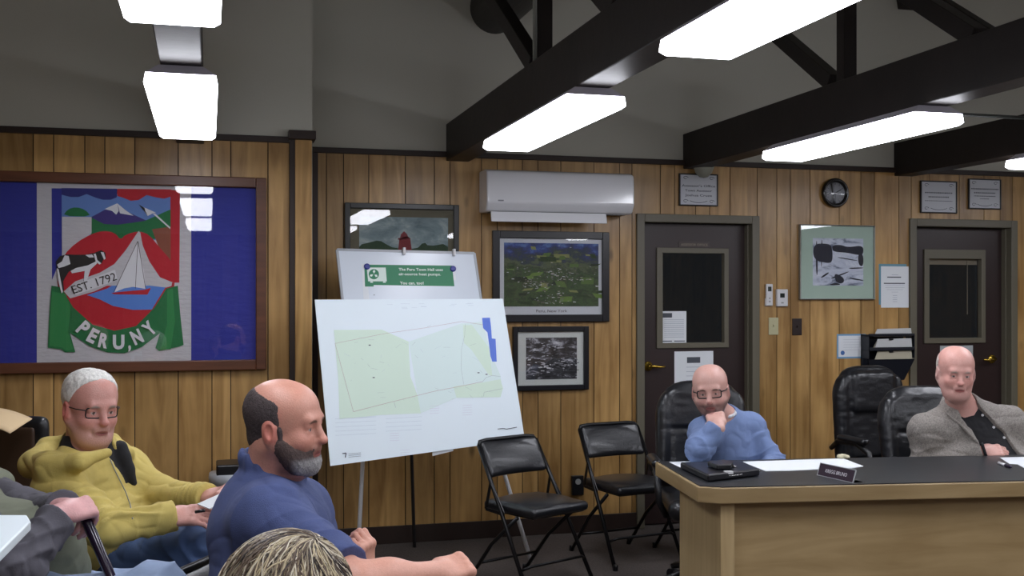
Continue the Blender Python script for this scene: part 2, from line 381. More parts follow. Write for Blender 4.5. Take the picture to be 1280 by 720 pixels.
# thin sheet with printed lines -------------------------------------------------------
def sheet(name, label, X0, X1, z0, z1, Y, base=white_pa, lines=(), tilt=0, cat='paper', blocks=(), group=None, extra=None, th=.0012):
    m = MB(); m.box((X0, Y - th, z0), (X1, Y + .0008, z1)); w, h = X1 - X0, z1 - z0; m.mi = 1
    for (u0, u1, v, t) in lines: m.box((X0 + w * u0, Y - th - .0006, z1 - h * v - t), (X0 + w * u1, Y - th - .0001, z1 - h * v))
    m.mi = 2
    for (u0, u1, v0, v1) in blocks: m.box((X0 + w * u0, Y - th - .0006, z1 - h * v1), (X0 + w * u1, Y - th - .0001, z1 - h * v0))
    o = m.build(name, [base, faint, ink])
    if tilt: o.rotation_euler.y = math.radians(tilt)
    return tag(o, label, cat, group)
Yg = Yd + .02
a = wr(827, 389, 858, 429, Yd + .018); sheet('notice_sheet', 'printed notice taped inside the glass of the left door, low in the window', a[0], a[1], a[2], a[3], Yd + .0195,
      lines=[(.1, .9, v / 100, .003) for v in range(26, 86, 6)], blocks=[(.04, .42, .06, .2), (.02, .42, .92, .95), (.5, .95, .92, .95)])
a = wr(843, 439, 891.5, 500, Yd); sheet('notice_sheet', 'white notice with a small picture header stuck on the door behind the man in blue', a[0], a[1], a[2], a[3], Yd - .0002,
      lines=[(.3, .7, v / 100, .003) for v in range(32, 90, 9)], blocks=[(.32, .66, .12, .24)])
a = wr(1175, 432, 1216, 480, Yd); sheet('notice_sheet', 'pale notice on the right door behind the head of the man in the grey blazer', a[0], a[1], a[2], a[3], Yd - .0002, base=pm('greyish_paper', (170, 176, 178), .8),
      lines=[(.2, .8, v / 100, .003) for v in range(12, 90, 9)])

# ------------------------------------------------------------------ roof trusses + fixtures
BX = [-.098, 1.527, 3.153, 4.78, 6.4]
def make_truss(x):
    t = thing('roof_truss', '', 'truss', (x, YW, 2.40), 0, 'roof trusses across the room')
    m = MB(); m.box((x - .075, YS, 2.40), (x + .075, YW + .01, 2.635)); m.build('bottom_chord', beam_m, t, bevel=.006)
    for y in (5.0, 3.2, 1.4, -.4):
        z1 = 5.0 - abs(y - 2.1) * .247 - .1
        m = MB(); m.box((x - .037, y - .037, 2.62), (x + .037, y + .037, z1)); m.build('king_post', beam_m, t, bevel=.004)
    for (ya, za, yb, zb) in ((5.12, 2.66, 6.83, 3.79), (4.0, 2.64, 4.97, 3.28), (3.3, 2.64, 4.97, 4.2), (.9, 2.64, -.36, 3.9)):
        m = MB(); m.bar((x, ya, za), (x, yb, zb), .07, .085); m.build('web_brace', beam_m, t, bevel=.004)
    m = MB()
    for (ya, yb) in ((YW, 2.1), (2.1, YS)):
        za, zb = (3.66, 4.83) if ya == YW else (4.83, 3.69)
        m.bar((x, ya, za), (x, yb, zb), .12, .16)
    m.build('top_chord', beam_m, t)
    return t
TL = ['dark truss beam over the framed flag, carrying the two left lights', 'dark truss beam meeting the wall beside the heat pump unit', 'dark truss beam meeting the wall above the left door', 'dark truss beam at the right, above the certificates', 'dark truss beam beyond the right edge']
t0 = make_truss(BX[0]); t0['label'] = TL[0]
for i in range(1, 5): dup(t0, (BX[i], YW, 2.40), 0, TL[i])
lens_m = pm('lit_lens', (244, 246, 255), .3, emit=13)
hous = pm('fixture_housing', (205, 200, 212), .45)
LH, LW_ = .695, .132
def make_fixture(x, y):
    t = thing('ceiling_light', '', 'light', (x, y, 2.31), 0, 'fluorescent wraparound lights under the beams')
    def loft(mb, w0, z0, l0, w1, z1, l1):
        vs = [(x + sx * w, y + sy * l, z) for (w, z, l) in ((w0, z0, l0), (w1, z1, l1)) for sx, sy in ((-1, -1), (1, -1), (1, 1), (-1, 1))]
        mb.add(vs, [(0, 1, 2, 3), (7, 6, 5, 4), (0, 4, 5, 1), (1, 5, 6, 2), (2, 6, 7, 3), (3, 7, 4, 0)])
    m = MB(); loft(m, LW_ * .86, 2.311, LH - .01, LW_, 2.325, LH)
    v4 = [(x + sx * w_, y + sy * l_, z) for (w_, z, l_) in ((LW_, 2.325, LH), (LW_ * .95, 2.362, LH - .002)) for sx, sy in ((-1, -1), (1, -1), (1, 1), (-1, 1))]
    m.f.pop(1); m.m.pop(); m.t.pop(); m.add(v4, [(0, 4, 5, 1), (1, 5, 6, 2), (2, 6, 7, 3), (3, 7, 4, 0), (7, 6, 5, 4)]); m.build('diffuser', lens_m, t)
    m = MB(); loft(m, LW_ * .96, 2.3625, LH + .002, .08, 2.399, LH - .03); m.build('housing', hous, t)
    return t
FL = {(0, 0): 'lit fluorescent fixture over the framed flag, nearer the wall', (0, 1): 'lit fluorescent fixture cut by the top edge above the flag',
      (1, 0): 'lit fluorescent fixture in front of the heat pump unit', (1, 1): 'large lit fluorescent fixture at top, nearest on the middle beam',
      (2, 0): 'long lit fluorescent fixture above the left door and clock', (3, 0): 'lit fluorescent fixture just entering at the right edge'}
YFX = [4.955, 2.60, .2]
f0 = make_fixture(BX[0], YFX[0]); f0['label'] = FL[(0, 0)]
for i in range(5):
    for j in range(3):
        if i == j == 0: continue
        dup(f0, (BX[i], YFX[j], 2.31), 0, FL.get((i, j), 'lit fluorescent fixture outside the view of the photograph'))
# conduit between the right beams and up the king post; round log purlin through the wall
m = MB(); m.tube([(BX[2] + .07, 5.5, 2.60), (BX[3] - .07, 5.5, 2.60)], .011, 8); tag(m.build('conduit', pm('grey_conduit', (66, 68, 64), .5), smooth=True), 'thin conduit crossing between the two right hand beams', 'pipe')
m = MB(); m.tube([(BX[1] - .052, 4.96, 2.64), (BX[1] - .052, 4.96, 4.2)], .011, 8); tag(m.build('conduit', pm('pale_conduit', (120, 120, 112), .5), smooth=True), 'pale thin conduit running up the post of the middle beam', 'pipe')
lg = onY(612, 11, YW); R_ = .158
m = MB(); m.lathe((lg.x + .03, YW + .005, lg.z), (0, -1, 0), [(R_, 0), (R_, 4.0)], 36); tag(m.build('duct', pm('dark_duct', (36, 32, 29), .5), smooth=False), 'dark round duct entering the upper wall near the middle beam', 'duct')
# sensor hanging from the cornice over the name sign
sc_ = onY(878.5, 207, YW - .06)
m = MB(); m.lathe((sc_.x, YW - .075, sc_.z + .02), (0, 0, -1), [(.03, -.05), (.068, 0), (.07, .03), (.055, .07), (.028, .098), (0, .105)], 28)
m.box((sc_.x - .03, YW - .06, sc_.z + .02), (sc_.x + .03, YW, sc_.z + .06))
tag(m.build('motion_sensor', pm('beige_sensor', (148, 150, 136), .5), smooth=True), 'beige cone shaped sensor hanging over the sign above the left door', 'sensor')
# ------------------------------------------------------------------ implicit-surface mesher (numpy surface nets)
def A(*v): return np.array(v, dtype=np.float64)
def hash3(i, j, k):
    n = (i * 374761393 + j * 668265263 + k * 2147483647 * 31 + 1013904223) & 0xffffffff
    n = ((n ^ (n >> 13)) * 1274126177) & 0xffffffff
    return ((n ^ (n >> 16)) & 0xffff) / 65535.0
def vnoise(P):
    i = np.floor(P).astype(np.int64); f = P - i; f = f * f * (3 - 2 * f); r = 0
    for a in (0, 1):
        for b in (0, 1):
            for c in (0, 1):
                w = (f[:, 0] if a else 1 - f[:, 0]) * (f[:, 1] if b else 1 - f[:, 1]) * (f[:, 2] if c else 1 - f[:, 2])
                r = r + w * hash3(i[:, 0] + a, i[:, 1] + b, i[:, 2] + c)
    return r
class Sdf:
    def __init__(s): s.ops = []; s.o = A(0, 0, 0); s.R = np.eye(3)
    def frame(s, o, R): s.o = A(*o); s.R = np.array(R, float); return s
    def w(s, p): return s.o + s.R @ A(*p)
    def _add(s, fn, lo, hi, op, k): s.ops.append((fn, lo, hi, op, k)); return s
    def cap(s, a, b, ra, rb=None, k=0., op='u', flat=None, fr=1.):
        rb = ra if rb is None else rb; a, b = s.w(a), s.w(b); ab = b - a; L2 = max(ab @ ab, 1e-12)
        fd = None
        if flat is not None: fd = s.R @ A(*flat); fd = fd / np.linalg.norm(fd)
        def fn(P):
            t = np.clip((P - a) @ ab / L2, 0, 1); q = P - a - t[:, None] * ab
            if fd is not None: q = q + (q @ fd)[:, None] * fd * (1 / fr - 1)
            return np.sqrt((q * q).sum(1)) - (ra + (rb - ra) * t)
        m = max(ra, rb) * max(1, fr); return s._add(fn, np.minimum(a, b) - m, np.maximum(a, b) + m, op, k)
    def ell(s, c, r, k=0., op='u', rot=None):
        c = s.w(c); R = s.R if rot is None else s.R @ rot; r = A(*r)
        def fn(P):
            q = (P - c) @ R; k0 = np.sqrt(((q / r) ** 2).sum(1)); k1 = np.sqrt(((q / (r * r)) ** 2).sum(1)) + 1e-9
            return k0 * (k0 - 1) / k1
        e = np.abs(R) @ r; return s._add(fn, c - e, c + e, op, k)
    def rbox(s, c, hs, r, k=0., op='u', rot=None):
        c = s.w(c); R = s.R if rot is None else s.R @ rot; hs = A(*hs)
        def fn(P):
            q = np.abs((P - c) @ R) - (hs - r); return np.sqrt((np.maximum(q, 0) ** 2).sum(1)) + np.minimum(q.max(1), 0) - r
        e = np.abs(R) @ hs; return s._add(fn, c - e, c + e, op, k)
    def cyl(s, p, u, R, L, op='s', k=.0):
        p = s.w(p); u = s.R @ A(*u); u = u / np.linalg.norm(u)
        def fn(P):
            q = P - p; t = q @ u; r = np.sqrt(np.maximum((q * q).sum(1) - t * t, 0)); return np.maximum(np.maximum(-t, t - L), r - R)
        return s._add(fn, p - R - L, p + R + L, op, k)
    def plane(s, p, n, op='i', k=0.):
        """'i' keeps the half space behind the plane (along -n)"""
        p = s.w(p); n = s.R @ A(*n); n = n / np.linalg.norm(n)
        return s._add(lambda P: (P - p) @ n, A(-1e3, -1e3, -1e3), A(1e3, 1e3, 1e3), op, k)
    def sub(s, other, k=0., op='u'):
        lo = np.min([o[1] for o in other.ops if o[3] == 'u'], 0); hi = np.max([o[2] for o in other.ops if o[3] == 'u'], 0)
        return s._add(lambda P: other.ev(P, .05), lo, hi, op, k)
    def ev(s, P, margin):
        d = np.full(len(P), 10.0)
        for fn, lo, hi, op, k in s.ops:
            mg = margin + k; m = ((P > lo - mg) & (P < hi + mg)).all(1)
            if op == 'i': m[:] = True
            if not m.any(): continue
            x = fn(P[m]); a = d[m]
            if op == 's': a, x = -a, x
            if op == 'i': a, x = -a, -x
            if k > 0: hh = np.maximum(k - np.abs(a - x), 0) / k; r = np.minimum(a, x) - hh * hh * k * .25
            else: r = np.minimum(a, x)
            d[m] = r if op == 'u' else -r
        return d
    def bounds(s):
        u = [o for o in s.ops if o[3] == 'u']; return np.min([o[1] for o in u], 0), np.max([o[2] for o in u], 0)
    def mesh(s, h):
        lo, hi = s.bounds(); lo = lo - 5 * h; hi = hi + 5 * h; B = 4; c = B * h
        n = np.ceil((hi - lo) / c).astype(int) + 1
        g = np.stack(np.meshgrid(*[np.arange(k) for k in n], indexing='ij'), -1).reshape(-1, 3)
        ctr = lo + (g + .5) * c - h * .5
        dc = s.ev(ctr, c * 1.6); act = np.abs(dc) < c * 1.15
        N = n * B; D = np.repeat(np.repeat(np.repeat(np.where(dc > 0, 1., -1.).reshape(n), B, 0), B, 1), B, 2)
        ga = g[act] * B; off = np.stack(np.meshgrid(*[np.arange(B)] * 3, indexing='ij'), -1).reshape(-1, 3)
        for st in range(0, len(ga), 8000):
            q = (ga[st:st + 8000, None, :] + off[None]).reshape(-1, 3)
            D[q[:, 0], q[:, 1], q[:, 2]] = s.ev(lo + q * h, c)
        sg = D < 0; cnt = np.zeros(N - 1, int)
        cs = [(a, b, e) for a in (0, 1) for b in (0, 1) for e in (0, 1)]
        for a, b, e in cs: cnt += sg[a:N[0] - 1 + a, b:N[1] - 1 + b, e:N[2] - 1 + e]
        idx = np.argwhere((cnt > 0) & (cnt < 8)); vid = np.full(N - 1, -1); vid[tuple(idx.T)] = np.arange(len(idx))
        vals = np.stack([D[idx[:, 0] + a, idx[:, 1] + b, idx[:, 2] + e] for a, b, e in cs], 1); sm = np.zeros((len(idx), 3)); ct = np.zeros(len(idx))
        for i in range(8):
            for j in range(i + 1, 8):
                if sum(x != y for x, y in zip(cs[i], cs[j])) != 1: continue
                va, vb = vals[:, i], vals[:, j]; m = (va < 0) != (vb < 0); t = np.where(m, va / np.where(m, va - vb, 1), 0)
                p = A(*cs[i]) + t[:, None] * (A(*cs[j]) - A(*cs[i])); sm += p * m[:, None]; ct += m
        V = lo + (idx + sm / ct[:, None]) * h; Q = []
        for ax in range(3):
            o1, o2 = [(1, 2), (2, 0), (0, 1)][ax]; sl0 = [slice(0, N[k] - 1) for k in range(3)]; sl1 = list(sl0); sl1[ax] = slice(1, N[ax])
            e = np.argwhere(sg[tuple(sl0)] != sg[tuple(sl1)]); e = e[(e[:, o1] > 0) & (e[:, o2] > 0)]
            d1 = np.zeros(3, int); d1[o1] = 1; d2 = np.zeros(3, int); d2[o2] = 1
            q = np.stack([vid[tuple((e - x).T)] for x in (d1 * 0, d1, d1 + d2, d2)], 1); fl = sg[tuple(e.T)]
            q[~fl] = q[~fl][:, ::-1]; Q.append(q)
        Q = np.concatenate(Q); Q = Q[(Q >= 0).all(1)]
        return V, Q
def normals(V, Q):
    n = np.cross(V[Q[:, 2]] - V[Q[:, 0]], V[Q[:, 3]] - V[Q[:, 1]]); N = np.zeros_like(V)
    for k in range(4): np.add.at(N, Q[:, k], n)
    return N / (np.linalg.norm(N, axis=1)[:, None] + 1e-12)
def relax(V, Q, it=1):
    E = np.concatenate([Q[:, [0, 1]], Q[:, [1, 2]], Q[:, [2, 3]], Q[:, [3, 0]]])
    for _ in range(it):
        s = np.zeros_like(V); c = np.zeros(len(V)); np.add.at(s, E[:, 0], V[E[:, 1]]); np.add.at(s, E[:, 1], V[E[:, 0]]); np.add.at(c, E[:, 0], 1); np.add.at(c, E[:, 1], 1)
        V = V * .5 + .5 * s / np.maximum(c, 1)[:, None]
    return V
def sdf_obj(name, s, h, mat, parent=None, disp=None, color=None, smooth_it=1, off=None):
    V, Q = s.mesh(h); V = relax(V, Q, smooth_it)
    if disp is not None: V = V + normals(V, Q) * disp(V)[:, None]
    col = color(V) if color is not None else None
    if off is None: off = OFF.get(parent.name, Vector((0, 0, 0))) if parent is not None else Vector((0, 0, 0))
    off = Vector(off); me = bpy.data.meshes.new(name)
    me.vertices.add(len(V)); me.vertices.foreach_set('co', (V - A(*off)).ravel()); me.loops.add(Q.size); me.loops.foreach_set('vertex_index', Q.ravel().astype(np.int32))
    me.polygons.add(len(Q)); me.polygons.foreach_set('loop_start', np.arange(len(Q), dtype=np.int32) * 4); me.polygons.foreach_set('loop_total', np.full(len(Q), 4, np.int32))
    me.update(calc_edges=True); me.validate(); me.polygons.foreach_set('use_smooth', [True] * len(me.polygons)); me.materials.append(mat)
    if col is not None:
        ca = me.color_attributes.new('col', 'FLOAT_COLOR', 'POINT'); ca.data.foreach_set('color', np.concatenate([col, np.ones((len(col), 1))], 1).ravel())
    o = bpy.data.objects.new(name, me); C.objects.link(o); OFF[o.name] = off
    if parent is not None: o.parent = parent
    else: o.location = off
    return o
def rotm(ax, deg):
    a = math.radians(deg); c, s = math.cos(a), math.sin(a)
    return {'x': np.array([[1, 0, 0], [0, c, -s], [0, s, c]]), 'y': np.array([[c, 0, s], [0, 1, 0], [-s, 0, c]]), 'z': np.array([[c, -s, 0], [s, c, 0], [0, 0, 1]])}[ax]

# ------------------------------------------------------------------ framed town flag
t = thing('framed_flag', 'very large wood framed blue and white town flag behind glass on the left wall', 'flag', (mx(142, YL), YL, onY(142, 465, YL).z))
FY = YL - .045
x1 = onY(333, 300, FY).x; xc = onY(142.5, 300, FY - 0).x; x0 = 2 * xc - x1; zb = onY(166, 465, FY).z; zt = onY(166, 217.5, FY).z
m = MB(); w = .058
ring(m, x0, x1, zb, zt, w, FY, YL); m.build('frame', framewood, t, bevel=.006)
m = MB(); m.box((x0 + w, YL - .012, zb + w), (x1 - w, YL - .008, zt - w)); m.mi = 0
blue = pm('royal_blue_cloth', (38, 46, 148), .7, bump=.5, bs=7, stretch=(1, 1, 3)); wht = pm('white_flag_cloth', (198, 196, 200), .8, bump=.5, bs=16, stretch=(1, 1, 3))
fm = {'blue': blue, 'white': wht, 'red': pm('red_cloth', (186, 18, 40), .7, bump=.35, bs=14), 'sky': pm('pale_blue_cloth', (98, 132, 196), .7), 'purple': pm('purple_cloth', (58, 44, 120), .7),
      'green': pm('green_cloth', (20, 112, 62), .7, bump=.35, bs=14), 'dkg': pm('mid_green_cloth', (42, 134, 72), .7), 'brown': pm('brown_cloth', (138, 78, 58), .7), 'black': pm('black_cloth', (26, 26, 30), .7), 'navy': pm('navy_cloth', (36, 40, 120), .7), 'paper': pm('pale_cloth', (222, 222, 226), .8), 'lblue': pm('water_cloth', (84, 132, 210), .7)}
keys = list(fm); lay = [0]
def fp(p, col, sm=0):
    lay[0] += 1; y = YL - .0125 - lay[0] * .00035
    if sm: p = smooth_poly(p, sm)
    m.mi = keys.index(col); m.poly([onY(a, b, y) for a, b in p])
m.mi = keys.index('blue')
fp([(46, 224), (239, 228), (239, 454), (46, 460)], 'white')
def c6(p): return [(40 + x / 6, 220 + y / 6) for x, y in p]
def c5(p): return [(40 + x / 5.54, 330 + y / 5.54) for x, y in p]
fp(c6([(147, 92), (640, 98), (640, 260), (225, 300), (225, 600), (150, 780)]), 'blue')
fp(c6([(630, 98), (1110, 106), (1105, 800), (1000, 800), (1035, 300), (640, 200)]), 'red')
fp([(77, 242), (213, 243), (213, 300), (77, 300)], 'sky')
fp(c6([(222, 90), (640, 96), (635, 160), (590, 178), (530, 178), (470, 160), (410, 135), (350, 158), (290, 158), (222, 140)]), 'navy')
fp(c6([(640, 96), (1045, 100), (1040, 155), (990, 170), (930, 160), (860, 142), (800, 180), (740, 186), (690, 165), (640, 150)]), 'red')
fp(c6([(440, 305), (700, 330), (860, 330), (1040, 250), (1040, 470), (440, 480)]), 'green')
fp(c6([(440, 310), (530, 262), (640, 205), (720, 270), (860, 335), (640, 366), (540, 360)]), 'purple')
fp(c6([(545, 248), (600, 222), (640, 205), (650, 262), (632, 290), (600, 262)]), 'paper'); fp(c6([(640, 205), (700, 255), (762, 298), (660, 280), (650, 240)]), 'paper')
fp(c6([(900, 400), (1040, 380), (1040, 640), (960, 560)]), 'brown')
fp(c6([(230, 300), (270, 248), (330, 232), (400, 252), (445, 305)]), 'green', 1); fp(c6([(225, 305), (447, 308), (447, 430), (300, 540), (225, 580)]), 'white')
fp(c6([(905, 282), (925, 282), (1038, 385), (1036, 398)]), 'paper'); fp(c6([(810, 222), (930, 275), (905, 280), (868, 300)]), 'paper'); fp(c6([(800, 212), (845, 240), (850, 262), (868, 296), (848, 272)]), 'black')
# heart
fp(c6([(664, 480), (620, 425), (540, 410), (450, 432), (330, 500), (240, 590), (200, 700), (190, 830), (250, 980), (420, 1150), (660, 1230), (880, 1160), (1030, 960), (1080, 780), (1050, 640), (960, 540), (880, 440), (800, 412), (700, 440)]), 'red', 1)
# green skirt and side trees
fp(c5([(135, 150), (200, 160), (285, 300), (420, 420), (570, 462), (720, 430), (850, 300), (930, 170), (1010, 150), (1030, 380), (1050, 560), (1020, 572), (880, 602), (856, 580), (885, 480), (760, 575), (640, 618), (520, 612), (400, 570), (262, 475), (300, 610), (230, 612), (200, 590), (110, 580), (118, 380)]), 'green')
fp(c5([(140, 190), (235, 210), (268, 300), (250, 470), (285, 590), (240, 600), (205, 578), (122, 568), (126, 380)]), 'dkg'); fp(c5([(935, 180), (975, 170), (990, 400), (960, 590), (890, 592), (935, 420)]), 'dkg')
# water, sail shape, boat
fp(c5([(380, 215), (520, 170), (600, 120), (900, 148), (925, 160), (830, 315), (700, 318), (560, 290), (470, 245)]), 'lblue')
fp(c6([(800, 412), (812, 425), (830, 520), (880, 640), (960, 760), (1060, 800)]) + c5([(970, 128), (966, 152), (930, 163), (820, 150), (700, 150), (600, 150), (520, 150), (430, 190), (265, 238), (220, 190), (300, 120), (470, 60), (570, 0)]) + c6([(700, 560)]), 'white')
fp(c5([(548, 200), (620, 192), (780, 178), (824, 165), (800, 212), (570, 210)]), 'red')
fp(c6([(792, 500), (840, 720)]) + c5([(787, 172), (700, 158), (640, 168), (570, 196)]), 'paper')
for a, b in ((c6([(795, 490)])[0], c5([(787, 172)])[0]), (c6([(792, 490)])[0], c5([(566, 194)])[0]), (c6([(794, 490)])[0], c5([(716, 170)])[0])):
    fp([(a[0] - .3, a[1]), (a[0] + .3, a[1]), (b[0] + .3, b[1]), (b[0] - .3, b[1])], 'black')
# banner EST. 1792
fp(c5([(278, 150), (575, 40), (592, 112), (300, 215)]), 'paper')
# cow
cow = c6([(185, 690), (180, 640), (210, 600), (260, 588), (330, 590), (400, 590), (470, 575), (520, 555), (550, 575), (555, 620), (535, 628), (520, 660), (490, 655), (470, 650), (430, 700), (400, 790), (385, 790), (395, 710), (330, 700), (280, 715), (250, 760), (235, 790), (240, 860), (220, 850), (205, 760)])
fp(cow, 'black')
fp(c6([(188, 665), (225, 640), (245, 595), (275, 600), (288, 660), (240, 680), (200, 690)]), 'paper'); fp(c6([(290, 712), (330, 690), (420, 670), (480, 640), (488, 655), (440, 700), (410, 790), (388, 790), (395, 712), (300, 730)]), 'paper')
fp(c6([(400, 592), (450, 588), (465, 610), (430, 612)]), 'paper'); fp(c6([(462, 585), (478, 582), (490, 630), (520, 655), (505, 664), (478, 640)]), 'paper'); fp(c6([(515, 570), (538, 572), (552, 620), (540, 628)]), 'paper')
fp(c6([(186, 690), (200, 700), (232, 870), (222, 880), (200, 800)]), 'paper')
m.tone = .5
def flag_text(st, px, py, ang, w, h, col, bold=.03):
    lay[0] += 1; y = YL - .0125 - lay[0] * .00035 - .001; o = onY(px, py, y); a = math.radians(ang); m.mi = keys.index(col)
    put_text(m, st, o, (math.cos(a), 0, math.sin(a)), (-math.sin(a), 0, math.cos(a)), w, h, 'c', bold)
def pw(pxw): return pxw * 6.46 / F / .97
p = c5([(440, 158)])[0]; flag_text("EST. 1792", p[0], p[1], 19, pw(49), pw(9.5), 'black', .0)
for ch, x, y, a, w_ in (('P', 325, 478, -42, 9.5), ('E', 400, 537, -28, 9), ('R', 487, 575, -12, 10), ('U', 600, 585, 0, 12.5), (',', 676, 585, 0, 3), ('N', 745, 545, 24, 11), ('Y', 845, 478, 42, 11)):
    p = c5([(x, y)])[0]; flag_text(ch, p[0], p[1], a, pw(w_), pw(15.5), 'paper', .045)
m.build('flag', [fm[k] for k in keys], t)
m = MB(); m.box((x0 + w - .002, YL - .034, zb + w - .002), (x1 - w + .002, YL - .031, zt - w + .002)); m.build('glass_pane', glass, t)

# ------------------------------------------------------------------ framed pictures
def framed(name, label, px, fw, matpx, artpx, fm_, matm, artm, depth=.025, extra=None, cat='picture', deco=None, specks=None):
    Y = YW - depth; X0, X1, z0, z1 = wr(*px, Y)
    t = thing(name, label, cat, ((X0 + X1) / 2, YW, z0))
    m = MB(); ring(m, X0, X1, z0, z1, fw, Y, YW); m.build('frame', fm_, t, bevel=.004)
    m = MB(); m.box((X0 + fw - .002, YW - .012, z0 + fw - .002), (X1 - fw + .002, YW - .006, z1 - fw + .002)); deco and deco(m, (X0 + fw, X1 - fw, z0 + fw, z1 - fw)); m.build('mat_board', [matm, pm('sign_ink', (70, 74, 88), .7)], t)
    if artpx:
        a = wr(*artpx, YW - .012); m = MB(); m.box((a[0], YW - .0135, a[2]), (a[1], YW - .012, a[3])); ml = [artm]; specks and specks(m, a, ml); m.build('print', ml, t)
    else: a = None
    if extra: extra(t, a, (X0 + fw, X1 - fw, z0 + fw, z1 - fw))
    if deco: return t
    m = MB(); m.box((X0 + fw - .003, YW - .0185, z0 + fw - .003), (X1 - fw + .003, YW - .017, z1 - fw + .003)); m.build('glass_pane', glass, t)
    return t
blackf = pm('black_picture_frame', (16, 16, 22), .3); whitemat = pm('white_mat', (205, 208, 214), .8)
# aerial photograph
a = wr(630, 304, 748, 383, YW - .012); zc = (a[2] + a[3]) / 2; hh = (a[3] - a[2]) / 2
t0z = onY(690, 402.5, YW - .03).z
aer = picture_mat('aerial_photo', [(.30, (22, 40, 20)), (.42, (40, 64, 30)), (.50, (58, 84, 42)), (.56, (40, 58, 36)), (.64, (84, 96, 62)), (.72, (38, 54, 60)), (.82, (30, 44, 84)), (.92, (40, 64, 132)), (1.0, (84, 116, 170))], 9, (1, 1, 1.8), zgrad=(a[2] - t0z + hh * 1.0, a[3] - t0z, .44, -.02), dist=.2)
def specks(m, ml, a, n, rows, cols, size):
    b0 = len(ml); ml += cols; rg = random.Random(5); X0, X1, z0, z1 = a
    for k in range(n):
        r0, x0_, sx_, sz_ = rg.choice(rows); u = min(max(rg.gauss(x0_, sx_), .03), .97); v = min(max(rg.gauss(r0, sz_), .04), .96); s_ = rg.uniform(*size) * (1.5 - v * .8); x, z = X0 + (X1 - X0) * u, z0 + (z1 - z0) * v
        m.mi = b0 + rg.randrange(len(cols)); w_, h_ = s_ * rg.uniform(.8, 2.2), s_ * rg.uniform(.3, .7); sk = rg.uniform(-.4, .4) * w_; y = YW - .0136 - len(m.f) * 1e-6
        m.poly([(x, y, z), (x + w_, y, z + sk * .3), (x + w_ + sk, y, z + h_ + sk * .3), (x + sk, y, z + h_)])
def sp_aer(m, a, ml):
    specks(m, ml, a, 34, [(.55, .5, .34, .14), (.72, .6, .25, .05), (.2, .5, .35, .14)], [pm('field_a', (104, 132, 62), .7), pm('field_b', (132, 136, 84), .7), pm('field_c', (40, 62, 32), .7), pm('field_d', (86, 112, 56), .7), pm('field_e', (28, 46, 30), .7)], (.02, .055))
    specks(m, ml, a, 260, [(.53, .52, .13, .045), (.44, .72, .1, .03), (.36, .32, .1, .04), (.12, .5, .09, .08), (.5, .5, .3, .2)], [pm('roof_a', (176, 164, 156), .7), pm('roof_b', (128, 124, 124), .7), pm('roof_c', (206, 204, 204), .7), pm('roof_d', (98, 92, 84), .7)], (.003, .009))
def ex_aer(t, a, i):
    m = MB(); put_text(m, "Peru, New York", ((a[0] + a[1]) / 2, YW - .0135, a[2] - .038), (1, 0, 0), (0, 0, 1), .21, .019, bold=.0); m.build('caption', pm('caption_ink', (60, 56, 60), .7), t)
framed('framed_aerial_photograph', 'black framed colour aerial photograph of town and fields under the heat pump unit', (616, 289, 762, 402.5), .048, None, (630, 304, 748, 383), blackf, whitemat, aer, .03, ex_aer, specks=sp_aer)
def sp_old(m, a, ml): specks(m, ml, a, 150, [(.45, .5, .28, .14), (.33, .75, .14, .05), (.8, .5, .2, .06), (.25, .4, .25, .12)], [pm('print_white', (214, 214, 218), .7), pm('print_grey', (120, 120, 126), .7), pm('print_black', (18, 18, 20), .7)], (.004, .013))
bw = picture_mat('old_photo', [(.34, (14, 14, 16)), (.47, (44, 44, 48)), (.53, (70, 70, 76)), (.58, (150, 150, 158)), (.66, (215, 215, 220))], 11, (1, 1, 2.6), zgrad=(.05, .45, .07), dist=.6)
framed('framed_old_photograph', 'smaller black framed black and white photograph with pale mat, below the aerial photograph', (641.5, 408, 736.5, 488), .034, None, (657.5, 422, 721, 474), blackf, pm('cream_mat', (206, 210, 206), .8), bw, .03, specks=sp_old)
# lighthouse painting behind the whiteboard
cloud = picture_mat('cloud_print', [(.3, (78, 100, 108)), (.5, (122, 142, 146)), (.68, (176, 186, 186))], 5, (1, 1, 2), dist=.5)
def ex_lh(t, a, i):
    m = MB(); y = YW - .0137; r_ = pm('tower_red', (120, 40, 48), .7); g_ = pm('tree_print', (38, 66, 44), .7)
    def q(p): m.poly([onY(x, yy, y) for x, yy in p])
    m.mi = 0; q(smooth_poly([(449, 316), (449, 306), (462, 303), (474, 300), (484, 306), (492, 310), (520, 312), (530, 302), (536, 308), (560, 304), (560, 322), (449, 322)], 1))
    y -= .0004; m.mi = 1; q([(497, 322), (499, 300), (501, 296), (511, 296), (513, 300), (516, 322)]); q([(500, 298), (501, 293), (505, 289), (509, 293), (511, 298)]); q([(497.5, 299.5), (497.5, 297.5), (513, 297.5), (513, 299.5)])
    m.build('lighthouse', [g_, r_], t)
framed('framed_lighthouse_print', 'dark framed print of a red lighthouse under clouds, half hidden by the whiteboard', (431, 254.5, 574, 371), .034, None, (449, 271.5, 560, 362), pm('dark_green_frame', (28, 30, 30), .35), pm('olive_mat', (104, 100, 84), .8), cloud, .03, ex_lh)
